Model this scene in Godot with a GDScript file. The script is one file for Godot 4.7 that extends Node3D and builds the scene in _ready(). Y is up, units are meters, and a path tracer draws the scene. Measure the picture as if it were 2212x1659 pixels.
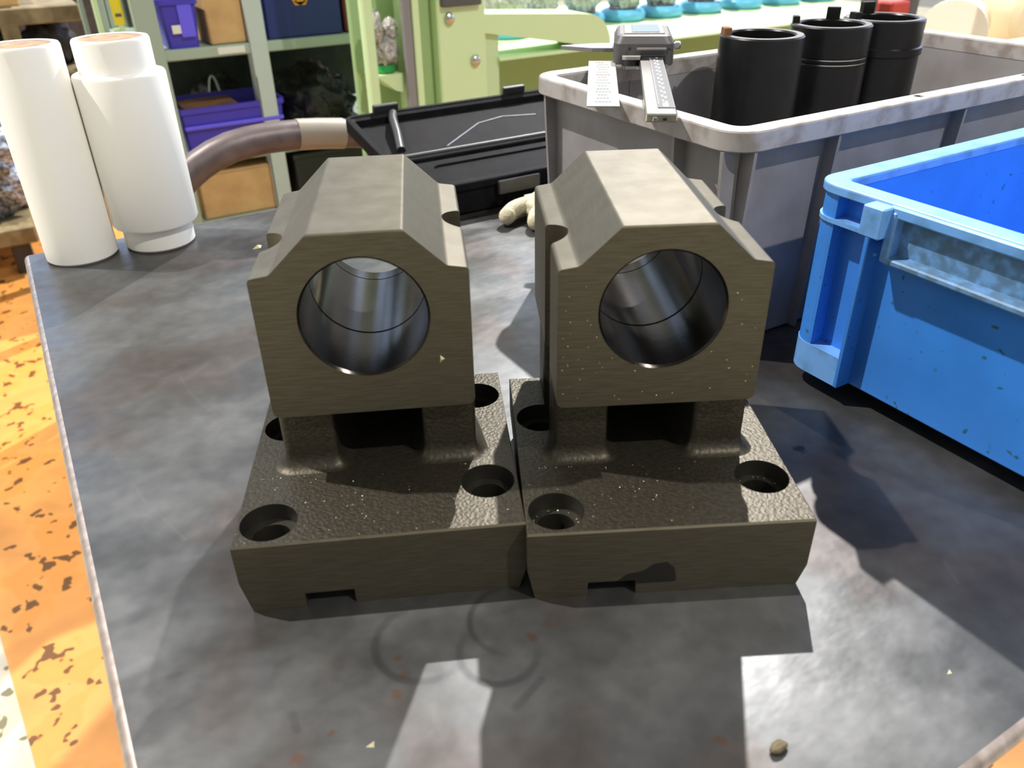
extends Node3D
# World frame: x runs along the table's back edge (left to right), z along its left edge (towards the viewer),
# y is up; the origin is the back left corner of the table top and y = 0 is the top's surface. Metres.

const FLOOR := -0.8
var M := {}
var used_names := {}
var rng := RandomNumberGenerator.new()


func _ready() -> void:
	rng.seed = 7
	# ---------------------------------------------------------------- camera
	var cam := Camera3D.new()
	cam.name = "camera"
	cam.near = 0.02
	cam.far = 60.0
	cam.transform = Transform3D(Basis(Vector3.UP, -0.525607) * Basis(Vector3.RIGHT, -0.543818) * Basis(Vector3.BACK, -0.020274), Vector3(0.0354, 0.27995, 0.8457))
	var lens := CameraAttributesPhysical.new()
	lens.frustum_focal_length = 25.257
	lens.frustum_near = 0.02
	lens.frustum_far = 60.0
	lens.frustum_focus_distance = 0.52
	lens.exposure_aperture = 11.0
	cam.attributes = lens
	add_child(cam)
	cam.current = true
	# ---------------------------------------------------------------- sky, exposure
	var env := Environment.new()
	env.background_mode = Environment.BG_COLOR
	env.background_color = Color(0.62, 0.7, 0.82)
	env.background_energy_multiplier = 4.5
	env.tonemap_mode = Environment.TONE_MAPPER_LINEAR
	env.tonemap_exposure = 1.0
	env.sdfgi_enabled = true
	env.ssao_enabled = true
	env.ssil_enabled = true
	var we := WorldEnvironment.new()
	we.name = "world_environment"
	we.environment = env
	add_child(we)
	# ---------------------------------------------------------------- contents
	make_materials()
	build_hall()
	for l in LAMPS:
		high_bay(l)
	build_table()
	build_blocks()
	build_grey_crate()
	build_blue_crate()
	build_cylinders()
	build_caliper()
	build_rolls()
	build_case()
	build_handle_cart()
	build_shelf()
	build_machine()
	build_back_left()
	build_back_right()
	build_glove()
	build_small_bits()


# place, energy, colour, radius of the light, label
var LAMPS := [
	[Vector3(4.163, 5.484, -3.669), 84.0, Color(1.0, 0.985, 0.975), 0.05, "round high bay lamp hanging far behind the table to the right"],
	[Vector3(-2.1, 5.484, -1.7), 50.0, Color(1.0, 0.97, 0.94), 0.05, "round high bay lamp hanging to the left of the table, above the orange walkway"],
	[Vector3(1.6, 5.484, 4.4), 22.0, Color(1.0, 0.975, 0.94), 0.06, "round high bay lamp hanging in front of the table, behind the viewer"],
]


# ==================================================================== helpers
class Sh:
	var v := PackedVector3Array()
	var g := PackedInt32Array()
	var start := 0
	var group := 0

	func tri(a: Vector3, b: Vector3, c: Vector3, gr := -1) -> void:
		v.append(a); v.append(b); v.append(c)
		g.append(gr)

	func quad(a: Vector3, b: Vector3, c: Vector3, d: Vector3, gr := -1) -> void:
		tri(a, b, c, gr)
		tri(a, c, d, gr)

	func begin() -> void:
		start = v.size()

	func done() -> void:   # turns the piece so that its faces are clockwise from outside
		var vol := 0.0
		for i in range(start, v.size(), 3):
			vol += v[i].dot(v[i + 1].cross(v[i + 2]))
		if vol > 0.0:
			for i in range(start, v.size(), 3):
				var t := v[i + 1]
				v[i + 1] = v[i + 2]
				v[i + 2] = t
		start = v.size()

	func face(p: Array, away: Vector3) -> void:   # a convex polygon turned away from a point
		var n := Vector3.ZERO
		var c := Vector3.ZERO
		for i in p.size():
			n += (p[i] as Vector3).cross(p[(i + 1) % p.size()])
			c += p[i]
		c /= p.size()
		var flip: bool = n.dot(c - away) > 0.0
		for i in range(1, p.size() - 1):
			if flip:
				tri(p[0], p[i + 1], p[i])
			else:
				tri(p[0], p[i], p[i + 1])
		start = v.size()

	func box(c: Vector3, s: Vector3, b := 0.001, bs := Basis()) -> Sh:
		var h := s / 2.0
		b = minf(b, minf(h.x, minf(h.y, h.z)) * 0.9)
		var at := func(sg: Vector3, k: int) -> Vector3:
			var q := Vector3(h.x - b, h.y - b, h.z - b)
			q[k] = h[k]
			return c + bs * (q * sg)
		for k in 3:
			var l := (k + 1) % 3
			var m := (k + 2) % 3
			for s1 in [-1.0, 1.0]:
				var p := []
				for s2 in [[-1.0, -1.0], [1.0, -1.0], [1.0, 1.0], [-1.0, 1.0]]:
					var sg := Vector3()
					sg[k] = s1; sg[l] = s2[0]; sg[m] = s2[1]
					p.append(at.call(sg, k))
				face(p, c)
				for s2 in [-1.0, 1.0]:
					var a := Vector3()
					a[k] = s1; a[l] = s2; a[m] = -1.0
					var d := a
					d[m] = 1.0
					face([at.call(a, k), at.call(d, k), at.call(d, l), at.call(a, l)], c)
		for i in 8:
			var sg := Vector3(1.0 if i & 1 else -1.0, 1.0 if i & 2 else -1.0, 1.0 if i & 4 else -1.0)
			face([at.call(sg, 0), at.call(sg, 1), at.call(sg, 2)], c)
		return self

	func span(a: Vector3, d: Vector3, b := 0.001) -> Sh:   # a box between two corners
		return box((a + d) / 2.0, (d - a).abs(), b)

	func loft(loops: Array, caps := true, smooth_along := false) -> Sh:
		begin()
		var n: int = loops[0].size()
		for i in loops.size() - 1:
			if not smooth_along:
				group += 1
			for k in n:
				var j := (k + 1) % n
				quad(loops[i][k], loops[i][j], loops[i + 1][j], loops[i + 1][k], group)
		group += 1
		if caps:
			for e in [0, loops.size() - 1]:
				var c := Vector3.ZERO
				for p in loops[e]:
					c += p
				c /= n
				for k in n:
					if e == 0:
						tri(c, loops[e][(k + 1) % n], loops[e][k], -1)
					else:
						tri(c, loops[e][k], loops[e][(k + 1) % n], -1)
		done()
		return self

	func lathe(prof: Array, at := Vector3.ZERO, bs := Basis(), n := 40, crease := 0.5) -> Sh:   # (radius, height) points
		begin()
		group += 1
		var last := Vector2.ZERO
		for i in prof.size() - 1:
			var d: Vector2 = (prof[i + 1] - prof[i])
			if d.length() < 1e-7:
				continue
			if i > 0 and absf(last.angle_to(d)) > crease:
				group += 1
			last = d
			for k in n:
				var a0 := TAU * k / n
				var a1 := TAU * ((k + 1) % n) / n
				var p := at + bs * Vector3(prof[i].x * cos(a0), prof[i].y, prof[i].x * sin(a0))
				var q := at + bs * Vector3(prof[i].x * cos(a1), prof[i].y, prof[i].x * sin(a1))
				var r := at + bs * Vector3(prof[i + 1].x * cos(a1), prof[i + 1].y, prof[i + 1].x * sin(a1))
				var s := at + bs * Vector3(prof[i + 1].x * cos(a0), prof[i + 1].y, prof[i + 1].x * sin(a0))
				if prof[i].x > 1e-6:
					tri(p, q, r, group)
				if prof[i + 1].x > 1e-6:
					tri(p, r, s, group)
		group += 1
		done()
		return self

	func tube(pts: Array, rad: float, n := 14, taper := 1.0) -> Sh:
		var loops := []
		var up := Vector3.UP
		for i in pts.size():
			var t: Vector3 = (pts[mini(i + 1, pts.size() - 1)] - pts[maxi(i - 1, 0)]).normalized()
			if absf(t.dot(up)) > 0.95:
				up = Vector3.BACK if absf(t.z) < 0.9 else Vector3.RIGHT
			var x := up.cross(t).normalized()
			var y := t.cross(x)
			up = y
			var ring := PackedVector3Array()
			var r := rad * lerpf(1.0, taper, float(i) / maxf(1.0, pts.size() - 1))
			for k in n:
				ring.append(pts[i] + (x * cos(TAU * k / n) + y * sin(TAU * k / n)) * r)
			loops.append(ring)
		return loft(loops, true, true)

	func blob(c: Vector3, s: Vector3, lump: float, seed_: int, n := 22, floor_y := -1e9, freq := 2.2) -> Sh:
		var f := FastNoiseLite.new()
		f.seed = seed_
		f.frequency = freq
		f.fractal_octaves = 4
		var loops := []
		for i in range(1, n):
			var a := PI * i / n
			var ring := PackedVector3Array()
			for k in n * 2:
				var b := TAU * k / (n * 2)
				var d := Vector3(sin(a) * cos(b), -cos(a), sin(a) * sin(b))
				var p := c + d * s * (1.0 + lump * f.get_noise_3dv(d))
				p.y = maxf(p.y, floor_y)
				ring.append(p)
			loops.append(ring)
		return loft(loops, true, true)

	func prism(poly: PackedVector2Array, y0: float, y1: float, bs := Basis(), at := Vector3.ZERO) -> Sh:   # polygon in x, z pulled up along y
		begin()
		var n := poly.size()
		var idx := Geometry2D.triangulate_polygon(poly)
		var area := 0.0
		for k in n:
			area += poly[k].cross(poly[(k + 1) % n])
		var sgn := signf(area)
		var b := PackedVector3Array()
		var t := PackedVector3Array()
		for p in poly:
			b.append(at + bs * Vector3(p.x, y0, p.y))
			t.append(at + bs * Vector3(p.x, y1, p.y))
		for i in range(0, idx.size(), 3):
			var o := (poly[idx[i + 1]] - poly[idx[i]]).cross(poly[idx[i + 2]] - poly[idx[i]])
			var i1: int = idx[i + 1] if o * sgn > 0 else idx[i + 2]
			var i2: int = idx[i + 2] if o * sgn > 0 else idx[i + 1]
			tri(t[idx[i]], t[i1], t[i2])
			tri(b[idx[i]], b[i2], b[i1])
		for k in n:
			var j := (k + 1) % n
			quad(b[k], b[j], t[j], t[k], -1)
		done()
		return self

	func mesh(uv := []) -> ArrayMesh:
		var st := SurfaceTool.new()
		st.begin(Mesh.PRIMITIVE_TRIANGLES)
		for i in v.size():
			st.set_smooth_group(g[i / 3])
			if uv.size():   # planar mapping: u axis, u offset, v axis, v offset
				st.set_uv(Vector2(v[i].dot(uv[0]) + uv[1], v[i].dot(uv[2]) + uv[3]))
			st.add_vertex(v[i])
		st.generate_normals()
		return st.commit()


func named(called: String) -> String:
	used_names[called] = used_names.get(called, -1) + 1
	return called if used_names[called] == 0 else "%s_%03d" % [called, used_names[called]]


func obj(called: String, sh: Sh, mat: Material, parent: Node3D, uv := []) -> MeshInstance3D:
	return put(called, sh.mesh(uv), mat, parent)


func put(called: String, mesh: Mesh, mat: Material, parent: Node3D) -> MeshInstance3D:
	var o := MeshInstance3D.new()
	o.name = named(called) if parent == self else called
	o.mesh = mesh
	if mat:
		o.material_override = mat
	parent.add_child(o, true)
	return o


func thing(called: String, label: String, category: String, at := Vector3.ZERO, turn := 0.0, group := "") -> Node3D:
	var o := Node3D.new()
	o.name = named(called)
	add_child(o)
	o.position = at
	o.rotation.y = turn
	return tag(o, label, category, group)


func tag(o: Node3D, label: String, category: String, group := "") -> Node3D:
	o.set_meta("label", label)
	o.set_meta("category", category)
	if group:
		o.set_meta("group", group)
	return o


func copy(src: Node3D, label: String, at: Vector3, turn := 0.0) -> Node3D:
	var o: Node3D = src.duplicate()
	o.name = named(String(src.name).rstrip("_0123456789"))
	add_child(o)
	o.position = at
	o.rotation.y = turn
	o.set_meta("label", label)
	return o


func structure(o: Node3D, label: String) -> Node3D:
	o.set_meta("kind", "structure")
	o.set_meta("label", label)
	return o


func round_poly(pts: Array, radii: Array, n := 5) -> PackedVector2Array:
	var out := PackedVector2Array()
	var m := pts.size()
	for i in m:
		var p: Vector2 = pts[i]
		var r: float = radii[i]
		if r <= 0.0:
			out.append(p)
			continue
		var a: Vector2 = (pts[(i + m - 1) % m] - p).normalized()
		var b: Vector2 = (pts[(i + 1) % m] - p).normalized()
		var half := acos(clampf(a.dot(b), -1.0, 1.0)) / 2.0
		var l := r / tan(half)
		for k in n + 1:   # a quadratic corner is near enough to an arc
			var t := float(k) / n
			out.append((p + a * l) * (1 - t) * (1 - t) + p * 2 * t * (1 - t) + (p + b * l) * t * t)
	return out


func rrect(x0: float, x1: float, z0: float, z1: float, r: float, y: float, n := 6) -> PackedVector3Array:
	var out := PackedVector3Array()
	for c in [[x1 - r, z1 - r, 0.0], [x0 + r, z1 - r, 0.5], [x0 + r, z0 + r, 1.0], [x1 - r, z0 + r, 1.5]]:
		for k in n + 1:
			var a: float = (c[2] + 0.5 * k / n) * PI
			out.append(Vector3(c[0] + r * cos(a), y, c[1] + r * sin(a)))
	return out


# ==================================================================== materials
func noise_tex(freq: float, seed_: int, lo: Color, hi: Color, octaves := 4, size := 512, kind := FastNoiseLite.TYPE_SIMPLEX_SMOOTH, p0 := 0.0, p1 := 1.0) -> NoiseTexture2D:
	var f := FastNoiseLite.new()
	f.noise_type = kind
	f.frequency = freq
	f.seed = seed_
	f.fractal_octaves = octaves
	var t := NoiseTexture2D.new()
	t.width = size
	t.height = size
	t.seamless = true
	t.noise = f
	var gr := Gradient.new()
	gr.offsets = PackedFloat32Array([p0, p1])
	gr.colors = PackedColorArray([lo, hi])
	t.color_ramp = gr
	return t


func mat(c: Color, rough: float, metal := 0.0, tex: Texture2D = null, scale := 4.0, bump: Texture2D = null, bump_cm := 0.02, spec := 0.5) -> StandardMaterial3D:
	var m := StandardMaterial3D.new()
	m.albedo_color = c
	m.roughness = rough
	m.metallic = metal
	m.metallic_specular = spec
	if tex:
		m.albedo_texture = tex
	if bump:
		m.heightmap_enabled = true
		m.heightmap_texture = bump
		m.heightmap_scale = bump_cm
	if tex or bump:
		m.uv1_triplanar = true
		m.uv1_scale = Vector3.ONE * scale
	return m


func rgb(r: int, g: int, b: int) -> Color:
	return Color8(r, g, b)


func make_materials() -> void:
	var grain := noise_tex(0.09, 3, Color(0, 0, 0), Color(1, 1, 1), 3)
	var mottle := noise_tex(0.012, 5, Color(0.72, 0.70, 0.68), Color(1, 1, 1), 5)
	var lumps := noise_tex(0.02, 9, Color(0, 0, 0), Color(1, 1, 1), 5)
	M.mottle = mottle
	M.grain = grain
	M.lumps = lumps
	M.steel = mat(rgb(101, 96, 82), 0.49, 0.66, noise_tex(0.02, 7, Color(0.84, 0.83, 0.8), Color(1, 1, 1), 4), 9.0, grain, 0.003)
	M.steel.uv1_scale = Vector3(5.0, 70.0, 5.0)   # brushed along the block's width
	M.cast = mat(rgb(80, 76, 66), 0.46, 0.7, noise_tex(0.06, 8, Color(0.78, 0.77, 0.74), Color(1, 1, 1), 4), 9.0, grain, 0.022)
	M.bore = mat(rgb(58, 54, 51), 0.2, 0.8, mottle, 6.0, grain, 0.002)
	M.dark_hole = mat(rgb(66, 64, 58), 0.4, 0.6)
	M.oil = mat(rgb(34, 32, 28), 0.35, 0.3)
	M.worn_edge = mat(rgb(196, 184, 178), 0.38, 0.6, mottle, 14.0)
	M.grey_plastic = mat(rgb(158, 157, 160), 0.5, 0.0, noise_tex(0.008, 11, Color(0.86, 0.84, 0.82), Color(1, 1, 1), 4), 5.0)
	M.grey_rim = mat(rgb(178, 174, 172), 0.45, 0.0, noise_tex(0.01, 12, Color(0.84, 0.81, 0.78), Color(1, 1, 1), 5, 512, FastNoiseLite.TYPE_SIMPLEX_SMOOTH, 0.25, 0.6), 7.0)
	M.blue_plastic = mat(rgb(58, 138, 234), 0.42, 0.0, speckled(), 4.0)
	M.blue_rim = mat(rgb(112, 170, 236), 0.38, 0.0, noise_tex(0.012, 14, Color(0.86, 0.86, 0.84), Color(1, 1, 1), 5, 512, FastNoiseLite.TYPE_SIMPLEX_SMOOTH, 0.2, 0.55), 6.0)
	M.blue_dirty = mat(rgb(106, 154, 206), 0.45, 0.0, noise_tex(0.03, 15, Color(0.84, 0.8, 0.74), Color(1, 1, 1), 5, 512, FastNoiseLite.TYPE_SIMPLEX_SMOOTH, 0.3, 0.7), 6.0)
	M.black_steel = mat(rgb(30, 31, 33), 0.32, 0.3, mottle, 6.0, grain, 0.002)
	M.bright_steel = mat(rgb(200, 198, 192), 0.25, 1.0)
	M.black_plastic = mat(rgb(44, 45, 48), 0.42)
	M.case_plastic = mat(rgb(26, 27, 30), 0.6, 0.0, mottle, 5.0, null, 0.0, 0.15)
	M.case_light = mat(rgb(70, 74, 92), 0.35)
	M.dark_grey = mat(rgb(86, 84, 86), 0.45)
	M.mid_grey = mat(rgb(134, 132, 134), 0.4)
	M.white_roll = mat(rgb(252, 250, 244), 0.55)
	M.card_core = mat(rgb(176, 146, 116), 0.8, 0.0, mottle, 9.0)
	M.carton = mat(rgb(208, 172, 120), 0.85, 0.0, noise_tex(0.01, 17, Color(0.88, 0.86, 0.84), Color(1, 1, 1), 4), 3.0)
	M.carton_dark = mat(rgb(142, 100, 66), 0.85, 0.0, mottle, 3.0)
	M.handle_tube = mat(rgb(112, 102, 104), 0.42, 0.2, mottle, 5.0)
	M.handle_wrap = mat(rgb(142, 134, 122), 0.5)
	M.shelf_green = mat(rgb(160, 176, 162), 0.45, 0.1)
	M.shelf_post = mat(rgb(186, 198, 196), 0.4, 0.1)
	M.shelf_dark = mat(rgb(58, 64, 58), 0.7, 0.0, mottle, 3.0)
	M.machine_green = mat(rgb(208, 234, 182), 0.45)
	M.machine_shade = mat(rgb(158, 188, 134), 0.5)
	M.machine_mint = mat(rgb(196, 222, 176), 0.45)
	M.purple = mat(rgb(66, 56, 178), 0.4)
	M.violet = mat(rgb(104, 92, 236), 0.4)
	M.navy = mat(rgb(24, 40, 108), 0.5)
	M.orange_print = mat(rgb(228, 160, 52), 0.5)
	M.paper = mat(rgb(222, 222, 214), 0.7)
	M.red_brown = mat(rgb(104, 48, 46), 0.6)
	M.bag_black = mat(rgb(30, 30, 32), 0.3, 0.0, null, 1.0, lumps, 0.4)
	M.bag_black.uv1_scale = Vector3.ONE * 6.0
	M.film = mat(rgb(226, 224, 220), 0.2, 0.15, noise_tex(0.03, 21, Color(0.6, 0.6, 0.6), Color(1, 1, 1), 4), 7.0, lumps, 0.5)
	M.scrap = mat(rgb(206, 214, 226), 0.25, 0.2, noise_tex(0.04, 23, Color(0.3, 0.31, 0.33), Color(1, 1, 1), 4, 512, FastNoiseLite.TYPE_SIMPLEX_SMOOTH, 0.3, 0.7), 3.0, lumps, 1.0)
	M.blue_ring = mat(rgb(96, 176, 216), 0.35)
	M.green_base = mat(rgb(40, 150, 76), 0.4)
	M.cream = mat(rgb(220, 204, 172), 0.5)
	M.cream_light = mat(rgb(246, 240, 226), 0.5)
	M.rack_olive = mat(rgb(152, 138, 104), 0.5, 0.0, mottle, 3.0)
	M.yellow = mat(rgb(226, 206, 40), 0.5)
	M.dark_clutter = mat(rgb(70, 66, 70), 0.5, 0.1, mottle, 4.0)
	M.red = mat(rgb(190, 60, 48), 0.5)
	M.cloth = mat(rgb(226, 220, 196), 0.9, 0.0, noise_tex(0.05, 25, Color(0.8, 0.78, 0.72), Color(1, 1, 1), 3), 12.0, grain, 0.06)
	M.chip = mat(rgb(226, 220, 180), 0.35, 0.3)
	M.chip_dark = mat(rgb(120, 110, 84), 0.7, 0.0, mottle, 20.0)
	M.wall_paint = mat(rgb(128, 130, 128), 0.8)
	M.ceiling_paint = mat(rgb(118, 120, 122), 0.85)
	M.lcd = mat(rgb(112, 134, 146), 0.3)
	M.concrete = mat(rgb(206, 202, 184), 0.5, 0.0, flaked(Color(1, 1, 1), rgb(120, 118, 96), 31), 1.1)
	M.orange_paint = mat(rgb(230, 160, 84), 0.5, 0.0, flaked(Color(1, 1, 1), rgb(96, 92, 78), 37), 1.1)


func speckled() -> ImageTexture:   # blue plastic spotted with small dark green dirt flecks
	var a := FastNoiseLite.new()
	a.seed = 41
	a.frequency = 0.055
	a.fractal_octaves = 2
	var b := FastNoiseLite.new()
	b.seed = 42
	b.frequency = 0.008
	var im := Image.create(512, 512, false, Image.FORMAT_RGB8)
	var ia := a.get_seamless_image(512, 512)
	var ib := b.get_seamless_image(512, 512)
	for y in 512:
		for x in 512:
			var s := smoothstep(0.80, 0.9, ia.get_pixel(x, y).r) * smoothstep(0.3, 0.6, ib.get_pixel(x, y).r)
			im.set_pixel(x, y, Color(1, 1, 1).lerp(Color(0.7, 0.62, 0.38), s * 0.8) * lerpf(0.92, 1.0, ib.get_pixel(x, y).r))
	return ImageTexture.create_from_image(im)


func flaked(base: Color, under: Color, seed_: int) -> ImageTexture:   # floor paint with worn, scraped flakes
	var a := FastNoiseLite.new()
	a.seed = seed_
	a.frequency = 0.022
	a.fractal_octaves = 3
	var b := FastNoiseLite.new()
	b.seed = seed_ + 1
	b.frequency = 0.006
	b.fractal_octaves = 4
	var n := 768
	var im := Image.create(n, n, false, Image.FORMAT_RGB8)
	var ia := a.get_seamless_image(n, n)
	var ib := b.get_seamless_image(n, n)
	for y in n:
		for x in n:
			var big := ib.get_pixel(x, y).r
			var s := smoothstep(0.735, 0.785, ia.get_pixel(x, y).r + (big - 0.5) * 0.22)
			var c := base * lerpf(0.84, 1.04, big)
			c = c.lerp(base * Color(0.93, 0.84, 0.68), smoothstep(0.58, 0.72, big) * 0.5)
			im.set_pixel(x, y, c.lerp(under, s * 0.85))
	return ImageTexture.create_from_image(im)


# ==================================================================== hall and lamps
func build_hall() -> void:
	var x0 := -6.0
	var x1 := 8.5
	var z0 := -8.0
	var z1 := 7.5
	var top := 6.6
	structure(obj("floor", Sh.new().span(Vector3(x0, FLOOR - 0.2, z0), Vector3(x1, FLOOR, z1)), M.concrete, self), "pale worn factory floor with dark scraped flecks")
	var pz := Sh.new()
	pz.prism(PackedVector2Array([Vector2(-0.058, 1.2), Vector2(-1.095, -7.9), Vector2(2.6, -7.9), Vector2(2.6, 1.2)]), FLOOR - 0.001, FLOOR + 0.001)
	structure(obj("floor_paint", pz, M.orange_paint, self), "orange painted walkway with worn dark flecks beside the steel table")
	structure(obj("ceiling", Sh.new().span(Vector3(x0, top, z0), Vector3(x1, top + 0.2, z1)), M.ceiling_paint, self), "plain pale factory ceiling")
	var wb := Sh.new()
	wb.span(Vector3(x0, FLOOR, z0 - 0.2), Vector3(x1, 2.0, z0))
	wb.span(Vector3(x0, 4.6, z0 - 0.2), Vector3(x1, top, z0))
	wb.span(Vector3(x0, 2.0, z0 - 0.2), Vector3(-4.5, 4.6, z0))
	wb.span(Vector3(7.0, 2.0, z0 - 0.2), Vector3(x1, 4.6, z0))
	structure(obj("wall_back", wb, M.wall_paint, self), "plain grey factory wall with a band of high windows at the far end")
	var win2 := Node3D.new()
	win2.name = "window_2"
	add_child(win2)
	structure(win2, "band of high factory windows in the back wall")
	win2.position = Vector3(0, 2.0, z0 - 0.1)
	var f2 := Sh.new()
	for i in 8:
		f2.box(Vector3(-4.5 + 11.5 * i / 7.0, 1.3, 0), Vector3(0.06, 2.6, 0.08), 0.004)
	obj("frame", f2, M.mid_grey, win2)
	structure(obj("wall_front", Sh.new().span(Vector3(x0, FLOOR, z1), Vector3(x1, top, z1 + 0.2)), M.wall_paint, self), "plain pale factory wall behind the viewer")
	structure(obj("wall_left", Sh.new().span(Vector3(x0 - 0.2, FLOOR, z0), Vector3(x0, top, z1)), M.wall_paint, self), "plain pale factory wall on the left side")
	# the right wall has a band of high windows that lets daylight in
	var w := Sh.new()
	w.span(Vector3(x1, FLOOR, z0), Vector3(x1 + 0.2, 1.0, z1))
	w.span(Vector3(x1, 5.2, z0), Vector3(x1 + 0.2, top, z1))
	w.span(Vector3(x1, 1.0, z0), Vector3(x1 + 0.2, 5.2, -5.0))
	w.span(Vector3(x1, 1.0, 4.0), Vector3(x1 + 0.2, 5.2, z1))
	structure(obj("wall_right", w, M.wall_paint, self), "pale factory wall on the right side with a band of high windows")
	var win := Node3D.new()
	win.name = "window_1"
	add_child(win)
	structure(win, "band of high factory windows in the right wall")
	win.position = Vector3(x1 + 0.1, 1.0, 0)
	var f := Sh.new()
	for i in 7:
		f.box(Vector3(0, 2.1, -5.0 + 1.5 * i), Vector3(0.08, 4.2, 0.06), 0.004)
	obj("frame", f, M.mid_grey, win)


func high_bay(l: Array) -> void:
	var t := thing("high_bay_lamp", l[4], "lamp", l[0], 0.0)
	obj("housing", Sh.new().lathe([Vector2(0.0, 0.26), Vector2(0.09, 0.26), Vector2(0.1, 0.12), Vector2(0.22, 0.02), Vector2(0.22, 0.0), Vector2(0.205, 0.0), Vector2(0.205, 0.02), Vector2(0.0, 0.02)]), M.mid_grey, t)
	obj("cable", Sh.new().tube([Vector3(0, 0.25, 0), Vector3(0, 1.12, 0)], 0.008, 8), M.black_plastic, t)
	var glow := StandardMaterial3D.new()
	glow.albedo_color = Color(1, 1, 1)
	glow.emission_enabled = true
	glow.emission = l[2]
	glow.emission_energy_multiplier = 6.0
	obj("lamp_lens", Sh.new().lathe([Vector2(0.0, 0.018), Vector2(0.2, 0.018), Vector2(0.2, 0.008), Vector2(0.0, 0.008)]), glow, t)
	var o := OmniLight3D.new()
	o.name = "lamp_light"
	o.light_energy = l[1]
	o.light_color = l[2]
	o.light_size = l[3]
	o.omni_range = 30.0
	o.omni_attenuation = 2.0
	o.shadow_enabled = true
	o.position = Vector3(0, -0.07, 0)
	t.add_child(o)


# ==================================================================== table
func table_texture() -> ImageTexture:
	var w := 1536
	var h := 992
	var a := FastNoiseLite.new()
	a.seed = 51
	a.frequency = 0.006
	a.fractal_octaves = 5
	var b := FastNoiseLite.new()
	b.seed = 52
	b.frequency = 0.05
	b.fractal_octaves = 3
	var ia := a.get_image(w, h)
	var ib := b.get_image(w, h)
	var im := Image.create(w, h, false, Image.FORMAT_RGB8)
	for y in h:
		for x in w:
			var p := ia.get_pixel(x, y).r
			var k := lerpf(0.82, 1.12, p) * lerpf(0.92, 1.08, ib.get_pixel(x, y).r)
			im.set_pixel(x, y, Color(0.375 * k, 0.38 * k, 0.382 * k).lerp(Color(0.39 * k, 0.362 * k, 0.35 * k), smoothstep(0.5, 0.75, 1.0 - p) * 0.7))
	var px := Vector2(w / 1.2, h / 0.775)
	# scratches: thin pale lines worn into the surface
	for s in [[Vector2(0.099, 0.305), Vector2(0.090, 0.314), Vector2(0.082, 0.320)], [Vector2(0.079, 0.315), Vector2(0.080, 0.335), Vector2(0.083, 0.356), Vector2(0.094, 0.397)],
		[Vector2(0.027, 0.393), Vector2(0.030, 0.415), Vector2(0.034, 0.442), Vector2(0.047, 0.488)], [Vector2(0.36, 0.70), Vector2(0.352, 0.712)], [Vector2(0.28, 0.66), Vector2(0.262, 0.69)], [Vector2(0.3, 0.715), Vector2(0.262, 0.735)]]:
		for i in s.size() - 1:
			stroke(im, s[i] * px, s[i + 1] * px, 0.6, Color(0.42, 0.42, 0.42), 0.45)
	# rust spots
	for s in [Vector3(0.11, 0.614, 0.0022), Vector3(0.108, 0.624, 0.0022), Vector3(0.101, 0.631, 0.0028), Vector3(0.057, 0.638, 0.003), Vector3(0.165, 0.635, 0.0025), Vector3(0.175, 0.633, 0.0025), Vector3(0.072, 0.634, 0.0015), Vector3(0.2, 0.716, 0.003)]:
		stain(im, Vector2(s.x, s.y) * px, s.z * px.x, Color(0.4, 0.28, 0.22), 0.55)
	stain(im, Vector2(0.372, 0.598) * px, 0.004 * px.x, Color(0.1, 0.1, 0.11), 0.6)
	# oily ring marks left by round parts
	ring_mark(im, Vector2(0.1225, 0.612) * px, 0.021 * px.x, 2.4, 0.8, 5.0)
	ring_mark(im, Vector2(0.148, 0.634) * px, 0.017 * px.x, 2.2, 0.0, 4.6)
	ring_mark(im, Vector2(0.163, 0.622) * px, 0.02 * px.x, 1.8, 2.0, 5.4)
	for s in [[Vector2(0.14, 0.662), Vector2(0.156, 0.656)], [Vector2(0.062, 0.618), Vector2(0.061, 0.626)]]:
		stroke(im, s[0] * px, s[1] * px, 1.6, Color(0.16, 0.16, 0.17), 0.25)
	return ImageTexture.create_from_image(im)


func dab(im: Image, x: int, y: int, c: Color, k: float) -> void:
	if x >= 0 and y >= 0 and x < im.get_width() and y < im.get_height():
		im.set_pixel(x, y, im.get_pixel(x, y).lerp(c, clampf(k, 0.0, 1.0)))


func stroke(im: Image, a: Vector2, b: Vector2, r: float, c: Color, k: float) -> void:
	var lo := a.min(b) - Vector2.ONE * (r + 2)
	var hi := a.max(b) + Vector2.ONE * (r + 2)
	for y in range(int(lo.y), int(hi.y) + 1):
		for x in range(int(lo.x), int(hi.x) + 1):
			var p := Vector2(x, y)
			var d := p.distance_to(Geometry2D.get_closest_point_to_segment(p, a, b))
			if d < r + 1.0:
				dab(im, x, y, c, k * clampf(r + 1.0 - d, 0.0, 1.0) * (0.8 + 0.2 * sin(x * 0.11 + y * 0.073)))


func stain(im: Image, at: Vector2, r: float, c: Color, k: float) -> void:
	var f := FastNoiseLite.new()
	f.frequency = 0.15
	f.seed = int(at.x)
	for y in range(int(at.y - 2 * r), int(at.y + 2 * r)):
		for x in range(int(at.x - 2 * r), int(at.x + 2 * r)):
			var d := Vector2(x, y).distance_to(at) / r + f.get_noise_2d(x, y) * 0.8
			dab(im, x, y, c, k * (1.0 - smoothstep(0.5, 1.2, d)))


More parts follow.
